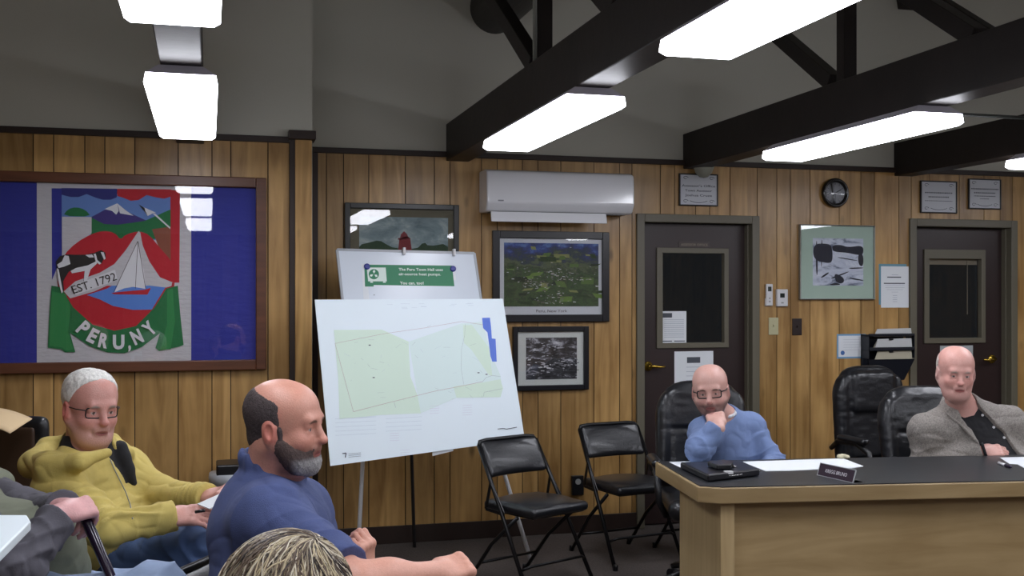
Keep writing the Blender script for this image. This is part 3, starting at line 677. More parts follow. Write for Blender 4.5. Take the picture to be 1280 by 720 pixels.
# snow landscape in a pale silvery frame
snow = picture_mat('snow_print', [(.26, (60, 66, 84)), (.38, (120, 130, 152)), (.46, (190, 198, 216)), (.6, (214, 220, 232)), (.74, (176, 186, 206)), (.88, (222, 226, 234))], 5, (1, 1, 2.2), dist=1.2)
def ex_sn(t, a, i):
    m = MB(); yy = [YW - .0137]
    def q(p, k=0): yy[0] -= .0003; m.mi = k; m.poly([onY(990 + x / 6.857, 275 + y / 6.857, yy[0]) for x, y in smooth_poly(p, 2)])
    q([(182, 205), (300, 200), (345, 225), (350, 360), (300, 372), (182, 340)]); q([(345, 215), (420, 212), (480, 235), (612, 215), (612, 300), (560, 300), (470, 280), (380, 275), (345, 262)])
    q([(565, 290), (612, 290), (612, 400), (570, 388)]); q([(205, 180), (216, 180), (222, 470), (206, 472)]); q([(250, 170), (262, 170), (256, 400), (248, 400)])
    q([(240, 495), (300, 450), (325, 450), (265, 495)]); q([(325, 498), (480, 440), (490, 446), (350, 505)]); q([(360, 470), (385, 460), (450, 500), (440, 545), (380, 540)]); q([(300, 558), (380, 535), (430, 558)]); q([(480, 410), (610, 405), (610, 415), (500, 420)]); q([(390, 315), (560, 345), (560, 352), (400, 325)])
    q([(490, 490), (612, 515), (612, 522), (500, 505)])
    m.build('trees', [pm('print_dark_trees', (40, 44, 58), .7)], t)
framed('framed_snow_landscape', 'square winter landscape print with wide pale green mat in thin silver frame', (1000.5, 281, 1094.5, 374.5), .008, None, (1016, 298, 1079, 357), pm('silver_frame', (150, 150, 145), .3, metal=.7), pm('pale_green_mat', (176, 198, 184), .8), snow, .028, ex_sn)

# plaques: white sheets in thin black frames
def certificate(px, label, lines, words=None):
    def ex(m, i):
        X0, X1, z0, z1 = i; w, h = X1 - X0, z1 - z0; m.mi = 1
        if words:
            for st, v, ww in words: put_text(m, st, ((X0 + X1) / 2, YW - .0122, z1 - h * v), (1, 0, 0), (0, 0, 1), w * ww, h * .075, bold=.015)
        for u0, u1, v, tt in lines:
            x = X0 + w * u0
            while x < X0 + w * u1:
                l = random.uniform(.006, .014); m.box((x, YW - .0124, z1 - h * v - tt), (min(x + l, X0 + w * u1), YW - .0121, z1 - h * v)); x += l + .004
        for sx in (-1, 1):                                            # corner flourishes and the swag at the bottom
            for vz in (.1, .88):
                cx = (X0 + X1) / 2 + sx * w * .36
                m.tube([(cx + math.cos(k) * .02 * (1 - k / 9), YW - .0125, z1 - h * vz + math.sin(k) * .009) for k in np.linspace(0, 6, 14)], .0016, 5)
        m.tube([((X0 + X1) / 2 + u * w * .24, YW - .0125, z1 - h * .93 + .012 * u * u) for u in np.linspace(-1, 1, 9)], .0018, 5)
    return framed('framed_sign', label, px, .009, None, None, blackf, whitemat, None, .02, None, cat='sign', deco=ex)
certificate((849.5, 217, 898, 257.5), 'small black framed sign above the left door, topped by the beige sensor', [], [("Assessor's Office", .40, .92), ("Town Assessor", .56, .74), ("Joshua Cruze", .72, .74)])
certificate((1151.5, 226, 1197, 266.5), 'framed white sign above the right door, left of the pair', [(.1, .9, .34, .008), (.2, .8, .48, .008), (.1, .9, .62, .004)])
certificate((1211.5, 223.5, 1252, 261.5), 'framed white sign above the right door, right of the pair', [(.05, .95, .3, .008), (.15, .85, .44, .008), (.15, .85, .56, .006), (.35, .65, .66, .005)])

# ------------------------------------------------------------------ clock
cc = onY(1045, 241, YW - .03); t = thing('wall_clock', 'round black wall clock with pale face above the winter print', 'clock', (cc.x, YW, cc.z - .1)); R0 = .103
m = MB(); m.lathe((cc.x, YW, cc.z), (0, -1, 0), [(R0 - .005, 0), (R0, .012), (R0, .03), (R0 - .008, .04), (R0 - .02, .036), (R0 - .028, .022), (R0 - .028, .001)], 40); m.build('rim', pm('clock_black', (18, 16, 17), .25, coat=.3), t, smooth=True)
m = MB(); m.lathe((cc.x, YW - .018, cc.z), (0, -1, 0), [(R0 - .024, 0), (R0 - .024, .002), (0, .002)], 40)
m.mi = 1
for k in range(12):
    a = k * math.pi / 6; d = Vector((math.sin(a), 0, math.cos(a))); p = Vector((cc.x, YW - .0205, cc.z)); m.bar(p + d * .058, p + d * .07, .004, .001, (0, 1, 0))
m.build('dial', [pm('clock_face', (176, 180, 188), .5), ink], t)
m = MB(); p = Vector((cc.x, YW - .022, cc.z))
for ang, L, w_ in ((62, .052, .005), (262, .062, .0035), (180, .05, .002)):
    a = math.radians(ang); m.bar(p, p + Vector((math.sin(a), 0, math.cos(a))) * L, w_, .0015, (0, 1, 0))
m.build('hands', black_pl, t)
m = MB(); m.lathe((cc.x, YW - .028, cc.z), (0, -1, 0), [(R0 - .026, 0), (R0 - .04, .006), (0, .009)], 40); m.build('glass_pane', glass, t, smooth=True)

# ------------------------------------------------------------------ remote, thermostat, switches, outlet
X0, X1, z0, z1 = wr(958, 355, 966, 382, YW - .02); t = thing('remote_control', 'slim white remote control in its cradle beside the left door', 'remote', ((X0 + X1) / 2, YW, z0))
m = MB(); m.box((X0, YW - .022, z0), (X1, YW - .004, z1)); m.build('body', white_pl, t, bevel=.004)
m = MB(); m.box((X0 - .003, YW - .014, z0 - .003), (X1 + .003, YW, z0 + .05)); m.build('cradle', white_pl, t, bevel=.002)
m = MB(); m.box((X0 + .011, YW - .0228, z1 - .05), (X1 - .011, YW - .0215, z1 - .018)); m.build('display', pm('grey_display', (60, 66, 62), .2), t)
m = MB()
for i in range(2): m.lathe(((X0 + X1) / 2, YW - .022, z0 + .05 - i * .022), (0, -1, 0), [(.006, 0), (.006, .002), (0, .002)], 10)
m.build('buttons', pm('grey_button', (150, 150, 150), .5), t)
X0, X1, z0, z1 = wr(971.5, 361.5, 985, 383, YW - .025); t = thing('thermostat', 'white thermostat with small dark screen right of the remote control', 'thermostat', ((X0 + X1) / 2, YW, z0))
m = MB(); m.box((X0, YW - .026, z0), (X1, YW, z1)); m.build('body', white_pl, t, bevel=.005)
m = MB(); m.box((X0 + .022, YW - .0268, z1 - .058), (X1 - .026, YW - .0255, z1 - .028)); m.build('display', pm('dark_display', (36, 42, 40), .2), t)
m = MB(); m.box((X0 + .03, YW - .0275, z0 + .02), (X1 - .034, YW - .0255, z0 + .03)); m.build('button', pm('grey_button', (150, 150, 150), .5), t)
def plate(px, label, col, tog, nm='light_switch', cat='switch'):
    X0, X1, z0, z1 = wr(*px, YW); t = thing(nm, label, cat, ((X0 + X1) / 2, YW, z0))
    m = MB(); m.box((X0, YW - .007, z0), (X1, YW, z1)); m.build('cover_plate', col, t, bevel=.003); cx, cz = (X0 + X1) / 2, (z0 + z1) / 2
    m = MB(); m.box((cx - .005, YW - .018, cz - .004), (cx + .005, YW - .006, cz + .012)); m.build('toggle', tog, t, bevel=.001); return t
iv = pm('ivory_plate', (186, 182, 146), .4); br = pm('dark_brown_plate', (36, 22, 20), .4)
plate((960.5, 397, 972.5, 418.5), 'ivory light switch under the remote control', iv, iv); plate((990, 398, 1002, 419), 'dark brown switch plate right of the ivory one', br, br)
X0, X1, z0, z1 = wr(713.5, 594, 728, 618, YW); t = thing('wall_outlet', 'dark wall outlet box with round pale socket behind the folding chairs', 'outlet', ((X0 + X1) / 2, YW, z0))
m = MB(); m.box((X0, YW - .03, z0), (X1, YW, z1)); m.build('box', black_pl, t, bevel=.003)
m = MB(); m.lathe(((X0 + X1) / 2 + .0, YW - .03, z1 - .038), (0, -1, 0), [(.019, 0), (.019, .004), (.014, .005), (0, .004)], 20); m.build('socket', pm('pale_socket', (150, 152, 150), .5), t)

# papers, certificate and file holder between the doors
tl = pm('teal_backing', (104, 150, 168), .7)
a = wr(1098.5, 330, 1133, 383, YW); sheet('backing_sheet', 'blue green sheet peeking out behind the white notice', a[0], a[1], a[2] + .012, a[3], YW - .0002, base=tl)
a = wr(1101, 333, 1135.5, 384.5, YW); sheet('notice_sheet', 'white printed notice right of the winter landscape print', a[0], a[1], a[2], a[3], YW - .0022,
      lines=[(.38, .62, .2, .003), (.15, .85, .46, .002), (.15, .85, .51, .002), (.2, .8, .56, .002), (.38, .62, .62, .002)] + [(.42, .58, v, .003) for v in (.7, .75, .8, .85)], blocks=[(.22, .72, .25, .275), (.1, .86, .4, .425)])
a = wr(1046, 417.5, 1082, 448, YW); t = sheet('certificate_sheet', 'blue bordered certificate left of the black file holder', a[0], a[1], a[2], a[3], YW - .0003, base=pm('blue_border', (112, 160, 196), .6))
m = MB(); m.box((a[0] + .012, YW - .0022, a[2] + .012), (a[1] - .012, YW - .0015, a[3] - .012)); m.mi = 1
for v in range(5): m.box((a[0] + .05, YW - .0026, a[3] - .04 - v * .018), (a[1] - .05, YW - .002, a[3] - .0385 - v * .018))
m.mi = 2; m.lathe((a[0] + .045, YW - .002, a[2] + .04), (0, -1, 0), [(.016, 0), (.016, .001), (0, .001)], 16); m.build('printed_face', [white_pa, faint, pm('blue_seal', (70, 110, 170), .6)], t)
X0 = onY(1084, 300, YW - .08).x; X1 = onY(1143.5, 300, YW - .10).x; t = thing('file_holder', 'black three tier wall file holder stuffed with papers beside the right door', 'file holder', ((X0 + X1) / 2, YW, 1.0))
def zz(py, Y): return onY(1113, py, Y).z
m = MB(); m.box((X0, YW - .012, zz(470, YW)), (X1 - .03, YW, zz(418, YW)))
tiers = [(418.5, 431), (437, 449), (449, 474)]
for i, (pt, pb) in enumerate(((417, 420), (434, 438), (449, 476))):
    zt_, zb_ = zz(pt, YW - .1), zz(pb, YW - .1); yf = YW - .10
    m.quadslab([(X0, yf, zt_), (X1, yf, zt_), (X1 - .05 * (i == 2), yf + .05 * (i == 2), zb_ - .0), (X0 + .05 * (i == 2), yf + .05 * (i == 2), zb_)], (0, -1, 0), .004)
    m.box((X0, yf, zb_ - .002), (X1, YW - .01, zb_ + .003)) if i < 2 else None
m.box((X0, YW - .1, zz(448, YW - .1)), (X0 + .004, YW, zz(418, YW - .1))); m.box((X1 - .004, YW - .1, zz(448, YW - .1)), (X1, YW, zz(418, YW - .1)))
m.build('pockets', pm('file_black', (20, 24, 34), .4), t)
fo = [pm('manila', (172, 166, 146), .8), pm('folder_white', (190, 192, 192), .8)]
k = 0
for (pt, pb, yy, mt, lb) in ((410.5, 419, .085, 1, 'paper stack standing in the top tier of the file holder'), (423, 435.5, .09, 1, 'white folders in the middle tier of the file holder'), (426, 434, .075, 0, 'clipped sheet behind the middle tier folders'), (438.5, 450, .09, 0, 'manila folders in the bottom tier of the file holder'), (433, 449, .07, 1, 'taller sheet at the right of the bottom tier')):
    q = MB(); xa_, xb_ = (X0 + .07, X1 - .012) if lb[0] != 't' else (X1 - .1, X1 - .01); Yq = YW - yy
    q.quadslab([(xa_ - .02, Yq, zz(pb, Yq) - .01), (xb_, Yq, zz(pb, Yq) - .01), (xb_ - .004, Yq + .006, zz(pt, Yq)), (xa_ + .012, Yq + .006, zz(pt, Yq) - .004)], (0, -1, 0), .006)
    q.mi = 1
    if k in (1, 3): q.box((xa_ + .1, Yq - .006, zz(pt, Yq) - .012), (xa_ + .128, Yq + .002, zz(pt, Yq) + .004))
    tag(q.build('papers', [fo[mt], black_pl]), lb, 'papers'); k += 1

# ------------------------------------------------------------------ heat pump unit
Yf = YW - .215; X0, X1 = onY(609, 300, Yf).x, onY(793.5, 300, Yf).x; z1, z0 = onY(700, 212.5, Yf).z, onY(700, 265.5, Yf).z
t = thing('heat_pump_unit', 'white wall mounted heat pump unit high on the panelling', 'heat pump', ((X0 + X1) / 2, YW, z0))
prof = [(YW, z1), (YW - .13, z1 + .0), (YW - .17, z1 - .006), (YW - .2, z1 - .018), (Yf + .007, z1 - .04), (Yf + .0035, z1 - .12), (Yf, z1 - .21), (Yf + .03, z0 + .012), (Yf + .05, z0), (YW, z0)]
m = MB(); n = len(prof); vs = [(X0, y, z) for y, z in prof] + [(X1, y, z) for y, z in prof]
m.add(vs, [list(range(n)), list(range(2 * n - 1, n - 1, -1))] + [(i, (i + 1) % n, (i + 1) % n + n, i + n) for i in range(n)]); m.build('casing', pm('unit_white', (228, 229, 233), .14, coat=.7), t, bevel=.012, bseg=3)
xa_, xb_ = onY(615, 300, Yf).x, onY(760, 300, Yf).x; zf = onY(690, 278, Yf).z
m = MB(); m.quadslab([(xa_, Yf + .03, z0 + .0), (xb_, Yf + .03, z0 + .0), (xb_, Yf + .012, zf), (xa_, Yf + .012, zf)], (0, -1, 0), .012); m.build('air_flap', pm('unit_white', (228, 229, 233), .16), t, bevel=.004)
m = MB(); m.box((xa_, Yf + .05, z0 - .006), (X1 - .05, Yf + .13, z0 + .004)); m.build('outlet_slot', pm('unit_grey', (84, 86, 90), .5), t)
m = MB(); m.box((X0 + .07, Yf - .0045, z1 - .205), (X0 + .105, Yf + .002, z1 - .197)); m.build('badge', pm('badge_grey', (130, 132, 140), .5), t)

# ------------------------------------------------------------------ whiteboard on easel legs, and the map board leaning on it
def bil(q, u, v):                     # q: TL TR BR BL, v downwards
    return (q[0] * (1 - u) + q[1] * u) * (1 - v) + (q[3] * (1 - u) + q[2] * u) * v
q = [W(421.5, 312, 6.42), W(593, 316.5, 6.66), None, None]
dl = (W(428, 372, 6.375) - q[0]).normalized() * .95; dr = (W(601, 372, 6.615) - q[1]).normalized() * .92; q[3] = q[0] + dl; q[2] = q[1] + dr
nrm = (q[3] - q[0]).cross(q[1] - q[0]).normalized(); nrm = -nrm if nrm.dot(CAM - q[0]) < 0 else nrm
t = thing('whiteboard_easel', 'white presentation easel board with a green poster, behind the map board', 'easel', (q[0].x * .5 + q[1].x * .5, q[0].y, 0))
m = MB(); m.quadslab([p + nrm * 0 for p in q], nrm, .016); m.build('board', pm('whiteboard_white', (214, 222, 232), .3, coat=.2), t, bevel=.002)
m = MB(); e = .012
for a, b in ((0, 1), (1, 2), (2, 3), (3, 0)): m.bar(q[a] - nrm * .008, q[b] - nrm * .008, .014, .022, nrm)
m.build('frame', pm('frame_grey', (168, 172, 178), .35), t)
for px_ in (503, 566):
    u = (px_ - 421.5) / 171.5; m = MB(); p = bil(q, u, 0); m.box((p.x - .008, p.y - .03, p.z - .02), (p.x + .008, p.y + .01, p.z + .022)); m.build('clip', white_pl, t, bevel=.003)
# legs: two pale front, one dark rear
fa, fb = onZ(446.5, 712, 0), onZ(664, 702, 0); ra = onZ(518, 684, 0)
ta, tb = bil(q, .26, .03) - nrm * .045, bil(q, .74, .03) - nrm * .045
lm = pm('white_leg', (236, 238, 240), .4)
for a, b, mt, r in ((ta, fa, lm, .0125), (tb, fb, lm, .0125), (bil(q, .5, .03) - nrm * .06, ra, pm('dark_grey_leg', (62, 60, 62), .5), .011)):
    m = MB(); m.tube([a, b], r, 10); m.build('leg', mt, t, smooth=True)
m = MB(); m.bar(ta - nrm * .0, tb, .03, .03); m.build('hinge_bar', black_pl, t)
# poster on the whiteboard
g1 = pm('poster_green', (36, 124, 84), .5)
def onq(qq, nn, px, py, off=0):       # picture point on the plane of a leaning board
    r = ray(px, py); p0 = qq[0] + nn * off; return CAM + r * ((p0 - CAM).dot(nn) / r.dot(nn))
m = MB()
def qp(pts, mi, off): m.mi = mi; m.poly([onq(q, nrm, x, y, off) for x, y in pts])
m.quadslab([onq(q, nrm, x, y, .0018) for x, y in ((452, 330), (568.5, 331.5), (574, 400), (456, 400))], nrm, .0012)
qp([(455.3, 330.7), (565, 332), (568, 358), (456.2, 358.2)], 1, .0022)
def c9(p): return [(440 + x / 9.143, 320 + y / 9.143) for x, y in p]
qp(smooth_poly(c9([(168, 132), (385, 132), (398, 290), (185, 290)]), 0), 2, .0026)
f0_ = c9([(250, 208)])[0]; cir = [(f0_[0] + 6.4 * math.cos(a), f0_[1] + 6.4 * math.sin(a)) for a in np.linspace(0, 2 * math.pi, 28)[:-1]]; qp(cir, 1, .003)
for k in range(3):
    a0 = k * 2.094 + .6; qp([(f0_[0] + r * math.cos(a0 + d), f0_[1] + r * math.sin(a0 + d)) for r, d in ((.8, 0), (4, -.45), (5.6, 0), (4.2, .42))], 2, .0034)
for px_ in (463, 479): qp([(px_, 351.8), (px_ + 3, 351.8), (px_ + 3.4, 353.4), (px_ - .4, 353.4)], 2, .0026)
m.mi = 2
uxp = (onq(q, nrm, 560, 341, 0) - onq(q, nrm, 500, 340.5, 0)).normalized(); uyp = nrm.cross(uxp); uyp = uyp if uyp.z > 0 else -uyp
for st, px_, py_, wpx, hpx in (("The Peru Town Hall uses", 498.5, 338.2, 53.5, 3.4), ("air-source heat pumps.", 498.5, 344, 51, 3.4), ("You can, too!", 500, 355.4, 28.5, 3.6)):
    put_text(m, st, onq(q, nrm, px_, py_, .0026), uxp, uyp, wpx * 6.55 / F * 1.05, hpx * 6.55 / F, 'l', .02)
m.mi = 3
for (a, b, y_) in ((467, 508, 368.2), (470, 503, 371), (519, 553, 367.8), (520, 555, 371)):
    x = a
    while x < b:
        l = random.uniform(2, 5); m.poly([onq(q, nrm, x, y_, .0022), onq(q, nrm, min(b, x + l), y_, .0022), onq(q, nrm, min(b, x + l), y_ + 1, .0022), onq(q, nrm, x, y_ + 1, .0022)]); x += l + 1
po = tag(m.build('poster', [white_pa, g1, pm('poster_white', (222, 236, 228), .6), ink]), 'poster with green heading band and fan symbol pinned to the whiteboard', 'poster')
for px_, py_, lb in ((458.7, 333.3, 'round blue magnet at the top left corner of the green poster'), (566.2, 336, 'round blue magnet at the top right corner of the green poster')):
    m = MB(); m.lathe(onq(q, nrm, px_, py_, .002), nrm, [(.018, 0), (.018, .006), (.013, .009), (0, .009)], 20); tag(m.build('magnet', pm('magnet_blue', (30, 40, 130), .3), smooth=False), lb, 'magnet', 'blue magnets')
# map board
g = [W(393.5, 374.5, 6.0), W(628.5, 373.5, 6.42), W(656, 549, 6.30), W(413, 582.5, 5.84)]
gn = (g[3] - g[0]).cross(g[1] - g[0]).normalized(); gn = -gn if gn.dot(CAM - g[0]) < 0 else gn
def gpt(x, y, off):                    # picture point on the (slightly warped) board through its own u,v
    u, v = .5, .5
    for _ in range(12):
        def pr(u, v):
            p = bil(g, u, v) - CAM; d = p.dot(FW); return HX + F * p.dot(RT) / d, HY - F * p.z / d
        a = pr(u, v); b = pr(u + .01, v); c = pr(u, v + .01); J = np.array([[(b[0] - a[0]), (c[0] - a[0])], [(b[1] - a[1]), (c[1] - a[1])]]) / .01
        du = np.linalg.solve(J, [x - a[0], y - a[1]]); u += du[0]; v += du[1]
    return bil(g, u, v) + gn * off
t = thing('map_board', 'large white board with a pale green township map, tilted on the easel', 'map', ((g[3].x + g[2].x) / 2, g[3].y, g[3].z))
m = MB(); NU = 10
for i in range(NU):                    # grid of small slabs following the warp
    for j in range(8):
        vs = [bil(g, (i + a) / NU, (j + b) / 8) for a, b in ((0, 0), (1, 0), (1, 1), (0, 1))]; m.poly(vs)
        vs = [p - gn * .006 for p in vs]; m.poly(vs[::-1])
    for v in (0, 1): m.poly([bil(g, i / NU, v), bil(g, (i + 1) / NU, v), bil(g, (i + 1) / NU, v) - gn * .006, bil(g, i / NU, v) - gn * .006])
for j in range(8):
    for u in (0, 1): m.poly([bil(g, u, j / 8), bil(g, u, (j + 1) / 8), bil(g, u, (j + 1) / 8) - gn * .006, bil(g, u, j / 8) - gn * .006])
m.build('board', pm('map_paper', (226, 238, 245), .55), t)
m = MB(); mo = [.0008]
def mp_(pts, k, o=0.): m.mi = k; m.poly([gpt(x, y, mo[0] + o) for x, y in pts])
def m1(p): return [(400 + x / 4.923, 380 + y / 4.923) for x, y in p]
def m2(p): return [(400 + x / 4.923, 470 + y / 4.923) for x, y in p]
mp_(m1([(85, 160), (380, 158), (545, 232), (555, 442)]) + m2([(600, 120), (620, 230), (380, 240), (120, 265), (112, 20)]), 0)
mp_(m1([(545, 232), (870, 120), (1000, 110), (1050, 300), (1110, 440)]) + m2([(1120, 80), (1100, 130), (850, 130), (620, 230), (600, 120)]), 1, .0002)
mp_(m2([(820, 65), (1000, 40), (1110, 20), (1125, 75), (1110, 130), (840, 135)]), 0, .0004); mp_(m1([(880, 130), (935, 130), (1040, 270), (1060, 440), (1040, 440), (930, 280), (885, 240)]), 0, .0006)
mp_(m1([(997, 86), (1045, 84), (1052, 140), (1057, 212), (1080, 215), (1087, 355), (1060, 355), (1048, 320), (1040, 250), (1030, 175), (1003, 148)]), 2, .0008)
def ln(pts, k, w=.0012, o=.0012):
    m.mi = k; P = [gpt(x, y, mo[0] + o) for x, y in pts]
    for a, b in zip(P, P[1:]): m.bar(a, b, w, .0004, gn)
ln(m1([(92, 243), (400, 182), (640, 148), (870, 108), (1000, 128)]), 3); ln(m1([(92, 243)]) + m2([(205, 220)]), 3); ln(m2([(205, 220), (440, 160), (700, 95), (880, 60), (1000, 35)]), 3, .0016)
ln(m2([(1000, 35), (1020, 10)]) + m1([(1060, 440), (1110, 447)]), 4); ln(m2([(1005, 125), (1010, 100), (1120, 78)]), 4); ln(m2([(455, 158), (465, 195)]), 4); ln(m1([(893, 125), (890, 190), (870, 280), (868, 400)]) + m2([(885, 55)]), 4, .0009)
for k in range(40):
    x, y = random.uniform(430, 618), random.uniform(405, 500); ln([(x, y), (x + random.uniform(-9, 9), y + random.uniform(-5, 5))], 4 if k % 3 else 5, .0007)
for x, y in ((462, 431.5), (467, 472), (598, 466), (608, 468)): ln([(x - 1.3, y), (x + 1.3, y)], 6, .005)
for r0, x0_, x1_ in ((0, 419, 470), (1, 482, 527)):
    for i in range(5 - r0): y = 523.5 + i * 5.2; ln([(x0_, y), (x1_, y - 2.6)], 5, .001)
for k in range(14):
    x, y = random.uniform(480, 590), random.uniform(378, 386); ln([(x, y), (x + 7, y)], 5, .0009)
for (xa_, ya_, n_) in ((537, 508, 4), (578, 507, 5), (487, 542, 4), (500, 563, 3)):
    for i in range(n_): ln([(xa_, ya_ + i * 3), (xa_ + 12, ya_ + i * 3 - .8)], 7, .001)
ln([(428, 567), (432.5, 566.4), (431.5, 572)], 6, .005)
for i in range(3): ln([(435.5, 567.5 + i * 2), (451, 566 + i * 2)], 4, .0022)
ln([(622, 536.3), (629, 535.5), (633, 536.4), (646, 534)], 6, .0035)
m.build('printed_map', [pm('map_green', (212, 232, 216), .6), pm('map_pale', (216, 234, 232), .6), pm('map_lake', (92, 122, 214), .6), pm('map_red_line', (176, 140, 142), .6), pm('map_grey_line', (150, 160, 165), .6), pm('map_faint', (180, 192, 206), .6), pm('map_dark', (50, 52, 70), .6), pm('map_pink', (206, 196, 214), .6)], t)
m = MB(); e0, e1 = gpt(541, 563.2, -.006), gpt(567, 559.5, -.006); m.quadslab([e0, e1, e1 - Vector((0, 0, .018)), e0 - Vector((0, 0, .03))], gn, .004); m.build('tab', white_pa, t)

# ------------------------------------------------------------------ folding chairs
def make_fold():
    t = thing('folding_chair', '', 'chair', (0, 0, 0), 0, 'black folding chairs by the wall')
    vinyl = black_le; tw = black_me
    for s in (-1, 1):
        m = MB(); m.tube([(s * .232, .25, .0), (s * .214, -.02, .46), (s * .205, -.195, .745)], .0115, 10); m.build('front_leg', tw, t, smooth=True)
        m = MB(); m.tube([(s * .205, -.29, .0), (s * .205, -.09, .235), (s * .205, .12, .405)], .0105, 10); m.build('rear_leg', tw, t, smooth=True)
        m = MB(); m.lathe((s * .232, .25, 0), (0, .1, 1), [(0, 0), (.015, 0), (.015, .03), (.012, .035)], 10); m.build('foot_cap', black_pl, t); m = MB(); m.lathe((s * .205, -.29, 0), (0, .1, 1), [(0, 0), (.015, 0), (.015, .03), (.012, .035)], 10); m.build('foot_cap', black_pl, t)
        m = MB(); m.bar((s * .217, .03, .41), (s * .213, -.085, .56), .006, .016); m.bar((s * .217, -.12, .42), (s * .213, -.085, .56), .006, .016); m.bar((s * .217, -.12, .42), (s * .217, .03, .41), .006, .016); m.build('hinge_bracket', tw, t)
    m = MB(); m.tube([(-.226, .165, .145), (-.18, .195, .165), (.18, .195, .165), (.226, .165, .145)], .008, 8); m.build('front_stretcher', tw, t, smooth=True)
    m = MB(); m.tube([(-.205, -.19, .12), (.205, -.19, .12)], .008, 8); m.build('rear_stretcher', tw, t, smooth=True)
    s = Sdf(); s.rbox((0, .035, .437), (.2, .205, .026), .024); s.ell((0, .03, .46), (.17, .17, .02), k=.03); sdf_obj('seat', s, .008, vinyl, t, off=(0, 0, 0))
    m = MB(); m.box((-.185, -.15, .405), (.185, .215, .424)); m.build('seat_pan', tw, t, bevel=.008)
    s = Sdf(); R = rotm('x', 27)
    R = rotm('x', 28); s.rbox((0, -.158, .672), (.2, .018, .1), .018, rot=R); s.ell((0, -.143, .675), (.17, .016, .075), k=.02, rot=R)
    V, Q = None, None
    o = sdf_obj('backrest', s, .008, vinyl, t, disp=None, off=(0, 0, 0))
    for v in o.data.vertices: v.co.y += -.03 * (1 - (v.co.x / .2) ** 2) + .01     # gentle curve for the back
    m = MB(); m.tube([(-.205, -.193, .74), (-.19, -.205, .763), (-.14, -.21, .768), (.14, -.21, .768), (.19, -.205, .763), (.205, -.193, .74)], .0115, 10); m.build('top_rail', tw, t, smooth=True)
    return t
fc = make_fold()
def ang_of(da, db): v = RT * da + FW * db; return math.atan2(v.y, v.x) - math.pi / 2
p = AB(.105, 5.88); fc.location = p; fc.rotation_euler.z = ang_of(.36, -.42); fc['label'] = 'black padded folding chair right of the map board, nearest the camera'
fc2 = dup(fc, AB(.675, 6.53), ang_of(.227, -.45), 'black padded folding chair between the map board and the left door')
fc3 = dup(fc, AB(1.18, 6.60), ang_of(.2, -.45), 'black folding chair mostly hidden behind the desk corner and leather chair')

# ------------------------------------------------------------------ desk
da = math.radians(7.0); dU = RT * math.cos(da) + FW * math.sin(da); dV = -RT * math.sin(da) + FW * math.cos(da); dO = AB(.853, 4.51)
def D(u, v, z): p = dO + dU * u + dV * v; return Vector((p.x, p.y, z))
t = thing('dais_desk', 'long pale wood desk with black top and clipped corner at the right', 'desk', D(1.2, .35, 0)); DT = .76
L_ = 2.75; poly = [(0, 0), (L_, 0), (L_, .74), (-.085, .74), (-.085, .05)]
m = MB(); m.quadslab([D(u, v, DT - .004) for u, v in poly], (0, 0, 1), .066); m.build('edge_band', oak, t, bevel=.006)
m = MB(); pi = [(.01, .012), (L_ - .012, .012), (L_ - .012, .728), (-.073, .728), (-.073, .055)]; m.quadslab([D(u, v, DT) for u, v in pi], (0, 0, 1), .006); m.build('black_top', pm('black_laminate', (34, 36, 40), .38, bump=.03, bs=200), t)
m = MB(); m.tone = .6; c_ = D(.045, .36, 0); m.obox((c_.x, c_.y, .345), dU, dV, (0, 0, 1), (.03, .31, .345)); m.build('end_panel', oakv, t, bevel=.002)
m = MB(); m.tone = .62; c_ = D(L_ - .06, .36, 0); m.obox((c_.x, c_.y, .345), dU, dV, (0, 0, 1), (.03, .31, .345)); m.build('end_panel', oakv, t, bevel=.002)
m = MB(); m.tone = .3; c_ = D(L_ / 2, .10, 0); m.obox((c_.x, c_.y, .37), dU, dV, (0, 0, 1), (L_ / 2 - .08, .012, .32)); m.build('front_panel', oak, t)
m = MB(); m.tone = .4; c_ = D(L_ / 2, .10, 0); m.obox((c_.x, c_.y, .06), dU, dV, (0, 0, 1), (L_ / 2 - .08, .009, .06)); m.build('kick_rail', oak, t)
# things on the desk
def slab(name, label, cat, pts, z, th, mat, bevel=.0, parent=None):
    m = MB(); m.quadslab([onZ(x, y, z + th) for x, y in pts], (0, 0, 1), th); o = m.build(name, mat, parent, bevel=bevel)
    return tag(o, label, cat) if parent is None else o
slab('paper', 'small white paper corner sticking out left of the black portfolio', 'paper', [(836.5, 577.5), (862, 576.5), (868, 580), (850, 584)], DT, .001, white_pa)
pt = onZ(900, 588, DT)
t = thing('portfolio', 'black zipped portfolio lying on the desk corner', 'portfolio', (pt.x, pt.y, DT))
m = MB(); m.quadslab([onZ(x, y, DT + .032) for x, y in ((850, 577.5), (926, 575), (950, 586), (885, 593.5))], (0, 0, 1), .03); m.build('cover', pm('portfolio_black', (20, 20, 26), .32, bump=.08, bs=60), t, bevel=.008)
m = MB(); P_ = [onZ(x, y, DT + .017) for x, y in ((866, 586), (885, 597), (920, 594), (951, 589))]; m.tube(P_, .003, 6); m.build('zip', chrome, t, smooth=True)
m = MB(); c_ = onZ(910.5, 590.5, DT + .03); m.obox(c_, dU, dV, (0, 0, 1), (.018, .012, .006)); m.build('label_tag', white_pl, t, bevel=.001)
m = MB()
for x, y in ((902, 585), (918, 584.5)): m.lathe(onZ(x, y, DT + .031), (0, 0, 1), [(.008, 0), (.008, .008), (0, .01)], 10)
m.build('clasp', chrome, t, smooth=True)
slab('eyeglass_case', 'small black case resting on top of the portfolio', 'case', [(884, 576.5), (905, 574), (917, 577), (914, 580.5), (896, 581)], DT + .034, .022, black_le, .006)
